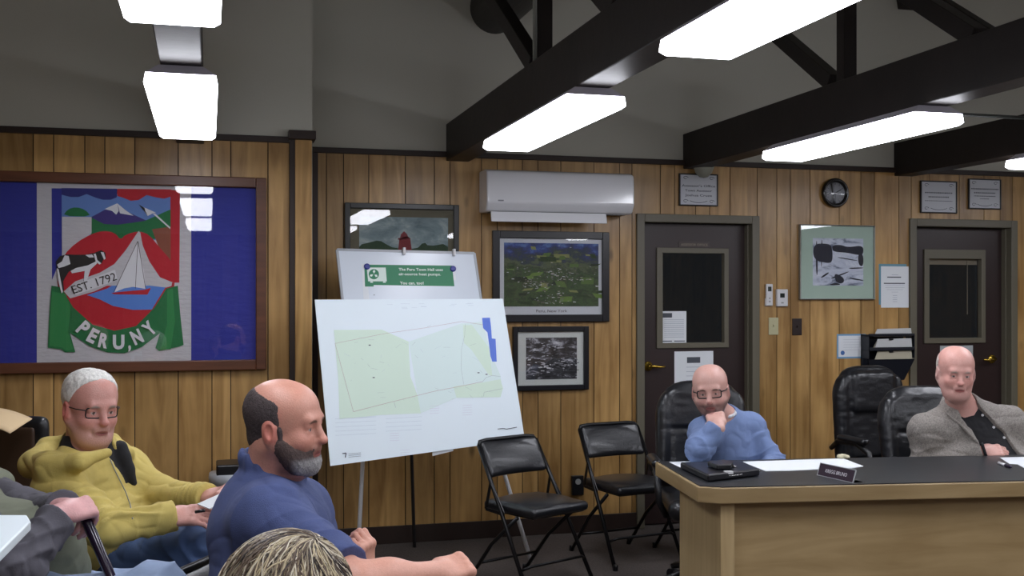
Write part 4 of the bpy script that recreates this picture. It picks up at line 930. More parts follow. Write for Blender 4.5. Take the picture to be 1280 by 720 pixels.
slab('paper', 'long white sheet on the desk behind the portfolio and name plate', 'paper', [(926, 577), (1054, 573), (1079, 582.5), (1064, 585), (1045, 584.6), (1025, 586.3), (985, 588), (957, 588.5), (940, 582)], DT, .0025, white_pa)
slab('paper', 'white sheet at the right edge of the desk top', 'paper', [(1250, 571.8), (1292, 570.8), (1300, 588), (1284, 587), (1272, 580), (1262, 579.5)], DT, .002, white_pa)
cr = onZ(1053, 573.5, DT)
s = Sdf(); s.ell((cr.x, cr.y, cr.z + .012), (.028, .02, .012)); s.ell((cr.x + .02, cr.y, cr.z + .008), (.02, .018, .008), k=.01)
tag(sdf_obj('tissue', s, .003, pm('cream_tissue', (196, 190, 160), .9), None, disp=lambda V: .006 * (vnoise(V * 90) - .5), off=(cr.x, cr.y, DT)), 'crumpled cream tissue at the back edge of the desk', 'tissue')
# name plate
bl, brr = onZ(1021.5, 593.8, DT), onZ(1066, 603.8, DT); ux = (brr - bl).normalized(); bk = Vector((-ux.y, ux.x, 0)); bk = bk if bk.dot(FW) > 0 else -bk
t = thing('name_plate', 'dark desk name plate with silver rim standing on the desk', 'name plate', (bl + brr) / 2)
up_ = Vector((0, 0, .052)) + bk * .018; tl_, tr_ = bl + up_, brr + up_; nf = ux.cross(up_).normalized(); nf = nf if nf.dot(CAM - bl) > 0 else -nf
m = MB(); m.quadslab([tl_, tr_, brr + bk * .001, bl + bk * .001], nf, .004); fc_ = m.build('plate', pm('plate_plum', (48, 28, 44), .35), t)
m = MB(); w_ = .003
m.bar(bl, brr, .006, .004); m.bar(tl_, tr_, .003, .003); m.bar(brr, tr_, .004, .004); m.bar(bl, tl_, .002, .003)
m.quadslab([bl, brr, brr + bk * .06, bl + bk * .06], (0, 0, 1), .003) ; m.build('holder', pm('silver_holder', (205, 208, 210), .3, metal=.5), t)
m = MB(); put_text(m, "KREGG BRUNO", (bl + brr) / 2 + up_ * .36 + nf * .0006, ux, up_.normalized(), (brr - bl).length * .60, .0155, bold=.01); m.build('lettering', pm('letters_white', (220, 218, 224), .5), fc_)
# marker
a_, b_ = onZ(1248.5, 578.5, DT + .007), onZ(1264, 584, DT + .007); dd = (b_ - a_)
t = thing('marker', 'white marker pen with dark cap lying near the right end of the desk', 'marker', ((a_ + b_) / 2 - Vector((0, 0, .007))))
m = MB(); m.tube([a_, a_ + dd * .55], .0068, 12); m.build('barrel', white_pl, t, smooth=True)
m = MB(); m.tube([a_ + dd * .55, a_ + dd * .9, b_], [.0068, .0062, .004], 12); m.build('cap', pm('cap_purple', (36, 26, 52), .3), t, smooth=True)

# ------------------------------------------------------------------ leather office chairs
def make_exec(label, loc, rz, recline=8, bh=.66, bw=.26, headroll=False, arm='pad'):
    t = thing('office_chair', label, 'chair', (0, 0, 0), 0, 'black leather office chairs behind the desk')
    s = Sdf(); s.rbox((0, .02, .46), (.255, .25, .05), .045); s.ell((0, .04, .5), (.21, .2, .035), k=.03); s.cap((-.2, .25, .46), (.2, .25, .46), .05, k=.03); sdf_obj('seat', s, .011, black_le, t, off=(0, 0, 0))
    s = Sdf(); R = rotm('x', recline).T; R = rotm('x', recline); s.frame((0, -.24, .50), rotm('x', recline))
    hb = bh / 2
    s.rbox((0, 0, hb), (bw, .035, hb), .034)
    s.rbox((0, .035, bh * .30), (bw - .07, .026, bh * .24), .024, k=.02); s.rbox((0, .035, bh * .74), (bw - .07, .026, bh * .19), .024, k=.02)
    for sx in (-1, 1): s.cap((sx * (bw - .035), .02, .06), (sx * (bw - .05), .02, bh - .08), .042, .046, k=.02)
    s.cap((-(bw - .1), .005, bh - .045), (bw - .1, .005, bh - .045), .045, k=.03)
    if headroll: s.rbox((0, .05, bh - .16), (bw - .09, .04, .13), .038, k=.01)
    # rounded top corners
    for sx in (-1, 1): s.plane((sx * (bw - .045), 0, bh - .045), (sx * .8, 0, .75), 'i', .07)
    o = sdf_obj('backrest', s, .009, black_le, t, disp=lambda V: .003 * (vnoise(V * A(30, 30, 45)) - .5), off=(0, 0, 0))
    for sx in (-1, 1):
        m = MB(); m.tube([(sx * .26, .18, .42), (sx * .30, .2, .5), (sx * .305, .18, .62), (sx * .30, .05, .665), (sx * .295, -.15, .655), (sx * .28, -.25, .6)], [.016, .017, .018, .018, .018, .016], 10); m.build('armrest', black_pl, t, smooth=True)
        s = Sdf(); s.cap((sx * .3, .13, .682), (sx * .295, -.12, .68), .022, k=.0, flat=(1, 0, 0), fr=1.4); sdf_obj('arm_pad', s, .008, black_le, t, off=(0, 0, 0))
    m = MB(); m.tube([(0, 0, .1), (0, 0, .41)], .028, 14); m.box((-.1, -.1, .39), (.1, .12, .41)); m.build('column', black_pl, t)
    for k in range(5):
        a = k * 2 * math.pi / 5 + .3; d = Vector((math.cos(a), math.sin(a), 0)); m = MB(); m.tube([d * .03 + Vector((0, 0, .13)), d * .17 + Vector((0, 0, .1)), d * .29 + Vector((0, 0, .07))], [.026, .02, .015], 8); b_ = m.build('base_arm', black_pl, t, smooth=True)
        m = MB(); pp = d * .29; nx = Vector((-d.y, d.x, 0)); m.lathe(pp + Vector((0, 0, .028)) - nx * .02, nx, [(0, 0), (.028, 0), (.028, .04), (0, .04)], 14); m.build('caster', black_pl, b_)
    t.location = loc; t.rotation_euler.z = rz; return t
make_exec('black leather office chair holding the man in blue', AB(1.045, 5.80), ang_of(.0, -1), 10, .575, .25)
make_exec('black leather office chair holding the man in the grey blazer', AB(2.32, 5.74), ang_of(.22, -1), 13, .555, .265)
make_exec('empty black high backed office chair left of the man in the grey blazer', AB(2.33, 6.72), ang_of(.3, -1), 5, .60, .25, True)

# ------------------------------------------------------------------ left edge: waste bin, chair, white table
wb = onZ(296, 574, .60); wb = W(296, 600, 6.05); cx, cy = wb.x, wb.y
zt_ = CAMZ - (577 - HY) * 6.05 / F
t = thing('waste_bin', 'bin with black lid and pale liner behind the man in the navy shirt', 'bin', (cx, cy, 0))
m = MB(); m.lathe((cx, cy, 0), (0, 0, 1), [(.11, 0), (.125, .02), (.14, zt_ - .08), (.14, zt_ - .06)], 24); m.build('body', pm('bin_grey', (120, 120, 124), .5), t, smooth=True)
m = MB(); m.lathe((cx, cy, zt_ - .06), (0, 0, 1), [(.145, -.06), (.15, -.02), (.146, .005)], 24); m.build('liner', pm('liner_pale', (176, 180, 186), .4, bump=.4, bs=30), t, smooth=True)
m = MB(); m.box((cx - .11, cy - .11, zt_ - .06), (cx + .14, cy + .11, zt_ + .0)); m.build('lid', black_pl, t, bevel=.012)
# black chair with brown back at the left edge, folded tan cap on top
lc = W(12, 560, 4.7)
t = thing('office_chair', 'glossy black chair with dark brown back at the left edge behind the yellow jacket', 'chair', (lc.x, lc.y, 0))
s = Sdf(); s.frame((lc.x, lc.y, 0), rotm('z', -20)); s.rbox((0, 0, .84), (.17, .03, .19), .028); s.cap((-.12, 0, .99), (.12, 0, .99), .03, k=.02)
s.cap((.15, 0, .7), (.15, 0, .98), .022, k=.01); sdf_obj('backrest', s, .008, black_le, t)
s = Sdf(); s.frame((lc.x, lc.y, 0), rotm('z', -20)); s.rbox((.01, -.03, .85), (.12, .012, .14), .011); sdf_obj('back_panel', s, .008, pm('brown_leather', (66, 48, 36), .4), t)
s = Sdf(); s.frame((lc.x, lc.y, 0), rotm('z', -20)); s.rbox((0, -.24, .46), (.22, .23, .04), .035); sdf_obj('seat', s, .012, black_le, t)
for sx in (-1, 1):
    for sy in (-.42, .02):
        m = MB(); R = rotm('z', -20); p0_ = Vector((lc.x, lc.y, 0)) + Vector(R @ A(sx * .2, sy, 0)); m.tube([p0_, p0_ + Vector((0, 0, .46 if sy < 0 else .8))], .013, 10); m.build('leg', black_me, t, smooth=True)
p = W(-6, 519, 4.45)
s = Sdf(); s.ell((p.x, p.y + .02, p.z - .005), (.12, .1, .035)); s.ell((p.x, p.y + .02, p.z - .04), (.13, .11, .04), op='s', k=.01)
s.ell((p.x + .06, p.y - .03, p.z - .02), (.07, .075, .012), k=.012)
m = MB(); NX = 14
for k in range(NX):
    def cv(u, v): return p + RT * (-.12 + .235 * u) + UP * (.028 - .05 * u ** 2.4 - .035 * v) + FW * (.08 - .2 * v)
    for j in range(5):
        m.poly([cv(k / NX, j / 5), cv((k + 1) / NX, j / 5), cv((k + 1) / NX, (j + 1) / 5), cv(k / NX, (j + 1) / 5)])
o = m.build('folder', pm('tan_card', (206, 180, 140), .7), smooth=True); bm_ = bmesh.new(); bm_.from_mesh(o.data); bmesh.ops.remove_doubles(bm_, verts=bm_.verts, dist=.0005); bmesh.ops.recalc_face_normals(bm_, faces=bm_.faces); bm_.to_mesh(o.data); bm_.free(); so = o.modifiers.new('s', 'SOLIDIFY'); so.thickness = .004
tag(o, 'tan curved folder resting on the black chair at the left edge', 'folder')
# white table near the camera
zt_ = 1.05; T_ = [onZ(34, 643.5, zt_), onZ(38.5, 651, zt_), onZ(-14, 703, zt_), onZ(-150, 700, zt_), onZ(-120, 643, zt_)]
t = thing('side_table', 'white table top corner at the bottom left edge, nearest the camera', 'table', (T_[3].x, T_[3].y, 0))
m = MB(); m.quadslab(T_, (0, 0, 1), .022); m.build('table_top', pm('white_table', (224, 234, 238), .4), t, bevel=.004)
for k, f_ in ((2, .15), (3, .12), (4, .12)):
    c_ = sum(T_, Vector()) / 5; q_ = T_[k].lerp(c_, f_); m = MB(); m.tube([(q_.x, q_.y, 0), (q_.x, q_.y, zt_ - .02)], .014, 10); m.build('leg', lm, t, smooth=True)
# ------------------------------------------------------------------ people
def n_(v): v = A(*v); return v / np.linalg.norm(v)
def hframe(yaw, pitch=0, roll=0):
    """columns: person's right, face direction, up; yaw 0 looks back at the viewpoint, + turns to picture right"""
    y = math.radians(yaw); f = A(*(-FW * math.cos(y) + RT * math.sin(y))); u = A(0, 0, 1); p = math.radians(pitch)
    f2 = f * math.cos(p) - u * math.sin(p); u2 = u * math.cos(p) + f * math.sin(p); x = np.cross(f2, u2); r = math.radians(roll)
    return np.stack([x * math.cos(r) + u2 * math.sin(r), f2, u2 * math.cos(r) - x * math.sin(r)], 1)
def wp(px, py, d): return A(*W(px, py, d))
def head(s, c, R, jaw=1., nose=1., jowl=0., neck=None, nr=.056):
    s.frame(c, R)
    s.ell((0, -.018, .036), (.079, .099, .087)); s.ell((0, .012, -.012), (.071, .08, .085), k=.03)
    for x in (-1, 1): s.ell((x * .026, -.022, .046), (.052, .084, .066), k=.03)
    s.ell((0, .03, .05), (.058, .052, .052), k=.03)
    s.ell((0, .03, -.066), (.053 * jaw, .058, .05), k=.035); s.ell((0, .072, -.1), (.022 * jaw, .018, .018), k=.03)
    for x in (-1, 1):
        s.ell((x * .04, .058, -.034), (.024, .026, .024), k=.025)
        s.cap((x * .066, .0, -.05), (x * .035, .058, -.092), .018, .014, k=.03)
    if jowl: s.ell((0, .03, -.108), (.05 * jaw, .05, .03 * jowl), k=.035)
    s.cap((-.036, .083, .022), (.036, .083, .022), .011, k=.022)
    for x in (-1, 1):
        s.ell((x * .031, .1, .0), (.019, .017, .0125), k=.014, op='s')
        s.ell((x * .031, .0735, .0), (.0125, .0125, .0125), k=.002)
        s.cap((x * .031 - .014, .079, .0035), (x * .031 + .014, .079, .0035), .0042, k=.006); s.cap((x * .031 - .012, .081, .0085), (x * .031 + .012, .081, .0085), .005, k=.008)
        s.cap((x * .031 - .012, .079, -.0095), (x * .031 + .012, .079, -.0095), .0045, k=.007)
    s.cap((0, .087, .012), (0, .108 * (1 + .0 * nose), -.03), .0085, .0112 * nose, k=.014); s.ell((0, .104 * 1.0 + .006 * nose, -.034), (.0125 * nose, .012, .0105), k=.008)
    for x in (-1, 1): s.ell((x * .0125 * nose, .094, -.039), (.0072, .011, .0068), k=.008)
    for x in (-1, 1): s.cap((x * .019, .1, -.042), (x * .033, .087, -.072), .0028, k=.012, op='s'); s.cap((x * .02, .083, -.018), (x * .042, .076, -.017), .0015, k=.008, op='s')
    s.ell((0, .088, -.058), (.026, .014, .016), k=.014)
    s.cap((-.02, .0885, -.0655), (.02, .0885, -.0655), .0058, k=.006); s.cap((-.017, .0885, -.0755), (.017, .0885, -.0755), .0066, k=.006)
    s.cap((-.021, .1, -.0705), (.021, .1, -.0705), .0028, k=.004, op='s')
    for x in (-1, 1):
        Re = rotm('z', x * -18) @ rotm('x', 12)
        s.ell((x * .084, -.014, -.010), (.0105, .022, .035), k=.005, rot=Re); s.ell((x * .0965, -.008, -.006), (.0105, .0125, .0215), k=.004, op='s', rot=Re); s.cap((x * .081, .004, .004), (x * .081, .006, -.03), .007, k=.006)
        s.ell((x * .082, -.006, -.040), (.008, .010, .011), k=.008)
    if neck is not None:
        nk = (A(*neck) - c) @ R; s.cap((0, -.035, -.06), tuple(nk), nr, nr * 1.12, k=.035); s.cap((0, .02, -.085), tuple(nk + A(0, .012, 0)), nr * .75, nr * .95, k=.035)
def sm(x, a, b): t = np.clip((x - a) / (b - a), 0, 1); return t * t * (3 - 2 * t)
def skin_color(c, R, base, red=.5, brow=None, stubble=None, scalp=None, lip=(168, 104, 98), liptop=None, hands=()):
    b = A(*lin(base)); rd = A(*lin((196, 96, 88))); dk = A(*lin(brow or (90, 70, 60)))
    def col(V):
        P = (V - c) @ R; o = np.tile(b, (len(V), 1)); nz = vnoise(V * 60); inh = (np.linalg.norm(P, axis=1) < .2).astype(float)
        def mix(m, cc): nonlocal o; m = np.clip(m, 0, 1)[:, None]; o = o * (1 - m) + A(*cc) * m
        g = lambda x, y, z, r: np.exp(-((np.abs(P[:, 0]) - x) ** 2 + (P[:, 1] - y) ** 2 + (P[:, 2] - z) ** 2) / (r * r))
        mix(red * inh * (.30 * g(.045, .07, -.03, .034) + .55 * g(0, .115, -.035, .018) + 1.0 * sm(np.abs(P[:, 0]), .078, .09) * sm(P[:, 2], -.05, -.03) + .25 * nz), rd)
        mix(inh * sm(P[:, 1], .04, .06) * .12 * sm(-np.abs(P[:, 2] + .012), -.012, 0) * g(.031, .08, -.012, .03), lin((120, 74, 74)))
        if stubble:
            m = inh * sm(-P[:, 2], .035, .062) * sm(P[:, 1], -.01, .02) * sm(P[:, 2], -.135, -.12) * (.65 + .35 * nz); m = m * (1 - g(.045, .07, -.038, .022)) * sm(-P[:, 1], -.108, -.103); mix(m * stubble[1], lin(stubble[0]))
        mix(inh * sm(P[:, 1], .07, .08) * sm(-((P[:, 2] - (-.071)) / .0105) ** 2 - (P[:, 0] / .027) ** 2, -1, -.5), lin(lip))
        mix(inh * sm(P[:, 1], .07, .08) * sm(-((P[:, 2] - (-.0705)) / .0022) ** 2 - (P[:, 0] / .025) ** 2, -1, -.2), lin((96, 52, 48)))
        ax = np.abs(P[:, 0]); bz = .021 - .006 * ((ax - .03) / .02) ** 2
        mix(.85 * inh * sm(P[:, 1], .055, .07) * sm(-((P[:, 2] - bz) / .0055) ** 2 - ((ax - .031) / .0185) ** 2, -1, -.3), dk)
        e = np.sqrt((ax - .031) ** 2 + (P[:, 1] - .0735) ** 2 + P[:, 2] ** 2); fr = sm(P[:, 1], .078, .081) * (e < .0142)
        mix(fr * sm(-np.abs(P[:, 2] + .003), -.0052, -.0036), lin((190, 180, 174)))
        mix(fr * sm(-np.sqrt((ax - .031) ** 2 + (P[:, 2] + .0025) ** 2), -.0052, -.004), lin((62, 50, 44)))
        mix(fr * sm(-np.abs(P[:, 2] - .0035), -.002, -.0008), lin((80, 52, 48)))
        if scalp: mix(inh * scalp[1] * (.6 + .4 * nz) * sm(-P[:, 1], -.03, 0) * sm(-P[:, 2], -scalp[2], -scalp[2] + .03) * sm(P[:, 2], -.09, -.06), lin(scalp[0]))
        return o
    return col
def hand(s, w_, d, back, thumb, curl=(20, 25, 15), L=1., tcurl=0, spread=.0, kf=.005):
    """wrist point, finger direction, back-of-hand normal; thumb=+1/-1 picks the side"""
    y = n_(d); z = A(*back) - y * (A(*back) @ y); z = z / np.linalg.norm(z); x = np.cross(y, z) * thumb; s.frame(w_, np.stack([x, y, z], 1))
    s.cap((0, -.03, 0), (0, .02, 0), .0225 * L, .024 * L, k=.012, flat=(1, 0, 0), fr=1.3)
    s.rbox((.0, .05 * L, .0), (.041 * L, .044 * L, .0135 * L), .013 * L, k=.018)
    s.ell((.024 * L, .03 * L, -.008 * L), (.018 * L, .028 * L, .014 * L), k=.012)
    for i, (bx, ln_, r0) in enumerate(((.030, .96, .0092), (.0105, 1.06, .0095), (-.0095, 1.0, .009), (-.0285, .8, .0082))):
        p = A(bx, .085 - .004 * abs(i - 1.2), .001) * L; a = 0; dv = A((bx) * spread, 1, 0)
        s.ell(tuple(p + A(0, -.004, .004)), (.0098 * L,) * 3, k=.008)
        for j, (pl, cu) in enumerate(zip((.043, .027, .021), curl)):
            a += math.radians(cu + (i * 3 if j == 0 else 0)); q = p + A(dv[0] * math.cos(a) * pl, math.cos(a) * pl, -math.sin(a) * pl) * ln_ * L
            s.cap(tuple(p), tuple(q), r0 * (1 - .08 * j) * L, r0 * (1 - .08 * (j + 1)) * L, k=kf if j == 0 else .003); p = q
    t = math.radians(tcurl); p0 = A(.026, .018, -.006) * L; p1 = p0 + A(.026 * math.cos(t), .032, -.026 * math.sin(t) - .004) * L; p2 = p1 + A(.012 * math.cos(t) - .02 * math.sin(t), .028, -.014 * math.sin(t)) * L; p3 = p2 + A(.002 - .018 * math.sin(t), .022, -.006) * L
    s.cap(tuple(p0), tuple(p1), .0125 * L, .0115 * L, k=.012); s.cap(tuple(p1), tuple(p2), .0112 * L, .0105 * L, k=.004); s.cap(tuple(p2), tuple(p3), .0105 * L, .009 * L, k=.003)
    s.frame((0, 0, 0), np.eye(3))
def unit(s): return s.frame((0, 0, 0), np.eye(3))
def core(s, J, lat, g=0., arms=True, legs=True, fr=1.5, rt=.11, rb=.115, ra=(.052, .043, .03), cuff=None, rl=(.088, .064, .04), torso=True, shr=.062, k=.05):
    """torso, arms and legs grown around the joints; g thickens everything (cloth over the body)"""
    unit(s)
    if torso:
        s.cap(J['chest'], J['belly'], rt + g, rb + g, k=k, flat=lat, fr=fr); s.cap(J['belly'], J['pelvis'], rb + g, .12 + g, k=k, flat=lat, fr=fr * .92)
        s.cap(J['shR'], J['shL'], shr + g, k=k); s.cap(J['neck'], J['chest'], .06 + g, .1 + g, k=k)
        for q in ('shR', 'shL'): s.cap(J['neck'], J[q], .042 + g, .055 + g, k=.05)
    if arms:
        for q in 'RL':
            s.cap(J['sh' + q], J['el' + q], ra[0] + g, ra[1] + g, k=.04); e, w_ = A(*J['el' + q]), A(*J['wr' + q]); s.cap(e, w_, ra[1] + g, ra[2] + g, k=.03)
    if legs:
        for q in 'RL':
            s.cap(J['hip' + q], J['kn' + q], rl[0] + g, rl[1] + g, k=.04); s.cap(J['kn' + q], J['an' + q], rl[1] + g, rl[2] + g, k=.03)
    return s
def ridge(V, f, w=0.): return 1 - np.abs(2 * vnoise(V * f + w * vnoise(V * 5)[:, None]) - 1)
def folds(bones=(), base=.006, f=9., seed=0., hold=()):
    def fn(V):
        q = V + seed; w_ = np.stack([vnoise(q * 4), vnoise(q * 4 + 9), vnoise(q * 4 + 17)], 1) * .16
        c1 = np.abs(2 * vnoise((q + w_) * A(f, f, f * 1.5)) - 1) ** .6; c2 = np.abs(2 * vnoise((q + w_) * f * 2.3 + 3) - 1) ** .7
        d = base * 1.3 * (c1 - .62) + base * .6 * (c2 - .6)
        for a, b, amp, fq, R_ in bones:            # rings of folds across a limb, strongest at b
            a, b = A(*a), A(*b); u = n_(b - a); t = (V - a) @ u; dist = np.linalg.norm(V - b, axis=1); sn = np.sin(t * fq + 6 * vnoise(q * 8)); d = d + amp * np.exp(-(dist / R_) ** 2) * (1 - 2 * np.abs(sn) ** .7)
        for h_, r_ in hold: d = d * (1 - np.exp(-(np.linalg.norm(V - A(*h_), axis=1) / r_) ** 4))
        return d
    return fn
def fabric(name, col, rough=.85, var=.1, bump=.25, bs=420, vs=30): return pm(name, col, rough, var=var, vs=vs, bump=bump, bs=bs, sheen=.03)
def skin_mat(name): return pm(name, (200, 150, 130), .42, attr='col', var=.05, vs=180, bump=.12, bs=260)
def glasses(t, c, R, w_=.024, h_=.017, r=.0022, y=.094, z=-.001, mat=None):
    def q(a, b, d): return Vector(A(*c) + R @ A(a, b, d))
    m = MB(); mat = mat or black_pl
    for sx in (-1, 1): m.tube([q(sx * .033 + a, y - abs(sx * .033 + a) ** 2 * 4, z + b) for a, b in rnd_rect(w_ * 2, h_ * 2, .009, 3)], r, 6, closed=True)
    m.tube([q(-.009, y, z + .004), q(0, y + .003, z + .006), q(.009, y, z + .004)], r, 6)
    for sx in (-1, 1): m.tube([q(sx * (.033 + w_), y - .013, z + .008), q(sx * .079, .05, z + .008), q(sx * .084, -.005, z + .006), q(sx * .083, -.022, z - .012)], r, 6)
    g_ = m.build('glasses', mat, t, smooth=True)
    for sx in (-1, 1):
        m = MB(); m.poly([q(sx * .033 + a, y - abs(sx * .033 + a) ** 2 * 4, z + b) for a, b in rnd_rect(w_ * 2 - .002, h_ * 2 - .002, .008, 3)]); m.build('lens', glass, g_)
def shoes(t, J, fwd, mat):
    for q in 'RL':
        s = Sdf(); a = A(*J['an' + q]); f = n_((fwd[0], fwd[1], 0)); a = A(a[0], a[1], 0)
        s.cap(a + A(0, 0, .05), a + f * .16 + A(0, 0, .035), .048, .036, k=.02); s.cap(a - f * .03 + A(0, 0, .05), a + A(0, 0, .1), .042, .045, k=.02); s.plane((0, 0, .004), (0, 0, -1)); sdf_obj('shoe', s, .01, mat, t)
def lerp(a, b, t): return A(*a) * (1 - t) + A(*b) * t
jeans = fabric('blue_denim', (70, 92, 132), var=.22, vs=9); shoe_m = pm('dark_shoe', (34, 30, 30), .5)

# ---- man in the yellow hooded jacket
c = wp(114, 509, 3.85); R = hframe(46, 8, 2)
J = dict(neck=wp(108, 560, 3.9), chest=wp(112, 618, 3.92), belly=wp(122, 668, 3.88), pelvis=wp(108, 712, 3.95), shR=wp(76, 604, 3.74), shL=wp(160, 592, 4.08),
         elR=wp(134, 662, 3.50), wrR=wp(214, 645, 3.60), elL=wp(205, 622, 3.98), wrL=wp(258, 622, 3.80), hipR=wp(112, 712, 3.86), hipL=wp(135, 708, 4.05),
         knR=wp(246, 682, 3.72), knL=wp(285, 700, 4.12), anR=wp(268, 810, 3.70), anL=wp(292, 850, 4.1))
J['anL'][2] = .1; J['anR'][2] = .22
lat = n_(J['shL'] - J['shR']); t = thing('person', 'person in yellow hooded jacket and jeans, glasses and short white hair, seated facing right', 'person', Vector((J['pelvis'][0], J['pelvis'][1], 0)))
s = Sdf(); head(s, c, R, jaw=1.12, jowl=1.1, nose=1.1, neck=J['neck'], nr=.06); core(s, J, lat, -.004, rl=(.075, .055, .038))
d = wp(246, 640, 3.6) - wp(214, 645, 3.60); hand(s, J['wrR'], d + A(0, 0, -.012), A(*(-FW * .55 + UP * .83)), -1, (14, 28, 18), 1., 10)
d = wp(285, 612, 3.76) - J['wrL']; hand(s, J['wrL'], d, A(*(-FW * .3 + UP * .9)), 1, (10, 25, 20), 1., 10)
sdf_obj('body', s, .0032, skin_mat('skin_painted'), t, color=skin_color(c, R, (204, 150, 138), .6, (150, 140, 134), ((176, 158, 152), .35), lip=(160, 100, 98)))
s = Sdf().frame(c, R); s.ell((0, -.021, .04), (.0825, .103, .0895))
for x in (-1, 1): s.ell((x * .026, -.022, .05), (.057, .088, .071), k=.03)
s.ell((0, .0, -.0), (.077, .075, .07), k=.03); s.plane((0, -.006, .0), (0, 1, -.6), k=.01); s.plane((0, 0, -.06), (0, -.3, -1), k=.012)
for x in (-1, 1): s.ell((x * .087, -.006, -.014), (.016, .024, .036), op='s', k=.004)
hc = lambda base: (lambda V: np.clip(A(*lin(base)) * (.78 + .5 * vnoise(V * A(180, 180, 60)))[:, None], 0, 1))
hairm = pm('short_hair', (180, 180, 176), .7, attr='col', var=.15, vs=200, bump=.5, bs=500)
sdf_obj('hair', s, .004, hairm, t, disp=lambda V: .0035 * (vnoise(((V - c) @ R) * A(160, 60, 60)) - .5), color=hc((228, 226, 220)))
glasses(t, c, R)
s = Sdf(); core(s, J, lat, .010, arms=False, legs=False); s.cap(J['neck'], lerp(J['neck'], c, .45), .08, .074, k=.03); s.frame(c, R); s.plane((0, 0, -.098), (0, -.25, 1)); s2 = s
s = Sdf(); core(s, J, lat, .026, legs=False, rt=.108, rb=.118, ra=(.05, .042, .024), torso=True, shr=.05)
s.cap(J['belly'], J['pelvis'] + A(0, 0, .0), .16, .15, k=.05, flat=lat, fr=1.3)
for q in ('R', 'L'):
    u = n_(J['wr' + q] - J['el' + q]); s.cap(J['wr' + q] - u * .05, J['wr' + q] + u * .01, .046, .044, k=.02); w0 = J['wr' + q] + u * .012
    s.cyl(w0, u, .09, .12)
# drop the part under the thighs, open the neck
s.cap(lerp(J['neck'], c, .12) + A(*(FW * -.02)), c + R @ A(0, .02, -.05), .082, .1, op='s', k=.012)
fr_ = c + R @ A(0, .075, -.15); s.cap(fr_ + A(0, 0, .07), wp(150, 575, 3.74), .06, .045, op='s', k=.01); s.cap(wp(150, 575, 3.74), wp(166, 610, 3.72), .045, .012, op='s', k=.01)
def on_s(px, py, d0):
    o, dr = A(*CAM), A(*ray(px, py)); dd = d0
    for _ in range(150):
        v = float(s.ev((o + dr * dd)[None], .1)[0])
        if v < .002 or dd > d0 + 1: break
        dd += min(max(v * .5, .002), .02)
    return o + dr * dd
hp = [wp(134, 566, 3.70), wp(100, 578, 3.64), wp(62, 582, 3.70), wp(43, 580, 3.86), wp(60, 562, 4.0), wp(98, 548, 4.03), wp(140, 552, 4.03), wp(162, 566, 3.98)]
for i in range(len(hp) - 1): rr = [.014, .03, .046, .052, .046, .034, .026, .020]; s.cap(hp[i], hp[i + 1], rr[i], rr[i + 1], k=.025)
unit(s); vq = [on_s(px, py, 3.3) for px, py in ((142, 563), (149, 574), (156, 588), (165, 605))]; unit(s2)
for i in range(3):
    s.cap(vq[i], vq[i + 1], (.027, .025, .019)[i], (.025, .019, .010)[i], op='s', k=.004); s2.cap(vq[i] + A(*FW) * (.062, .04, .034)[i], vq[i + 1] + A(*FW) * (.04, .034, .02)[i], (.028, .026, .022)[i], (.026, .022, .012)[i], k=.012)
sdf_obj('shirt', s2, .006, fabric('black_shirt', (24, 24, 28)), t)
yel = fabric('mustard_cotton', (196, 176, 98), var=.06)
sdf_obj('jacket', s, .0055, yel, t, disp=folds([(J['shR'], J['elR'], .009, 62, .16), (J['elR'], J['wrR'], .008, 70, .11), (J['shR'], J['elR'] + A(*(-RT * .02)), .007, 48, .22), (J['elL'], J['wrL'], .006, 80, .12), (J['neck'], J['belly'], .008, 46, .16)], .009, 8., hold=[(J['wrR'], .075), (J['wrL'], .075)]))
z = [on_s(px, py, 3.3) - A(*FW) * .002 for px, py in ((138, 574), (143, 586), (150, 600), (157, 614), (163, 630), (166, 648))]
m = MB(); m.tube([Vector(p) for p in z], .0022, 6); m.build('zipper', pm('zip_grey', (130, 132, 124), .4), t, smooth=True)
s = Sdf(); core(s, J, lat, .012, arms=False, torso=False, rl=(.1, .072, .06)); s.cap(J['hipR'], J['hipL'], .12, k=.05); s.plane(tuple(A(0, 0, .09)), (0, 0, -1))
sdf_obj('trousers', s, .0075, jeans, t, disp=folds([(J['hipR'], J['knR'], .006, 40, .2)], .008, 8.)); shoes(t, J, RT, shoe_m)
# paper and pen in his hands
P_ = [wp(247, 631, 3.62), wp(276, 618, 3.66), wp(290, 624, 3.60), wp(262, 637, 3.56)]
m = MB(); m.quadslab([Vector(p) for p in P_], n_(np.cross(P_[1] - P_[0], P_[3] - P_[0])), .004); tag(m.build('paper', white_pa), 'folded white papers held by the man in the yellow jacket', 'paper')
m = MB(); m.tube([Vector(wp(244, 640, 3.53)), Vector(wp(256, 638, 3.53))], .005, 8); tag(m.build('pen', black_pl, smooth=True), 'dark pen in the hand of the man in the yellow jacket', 'pen')

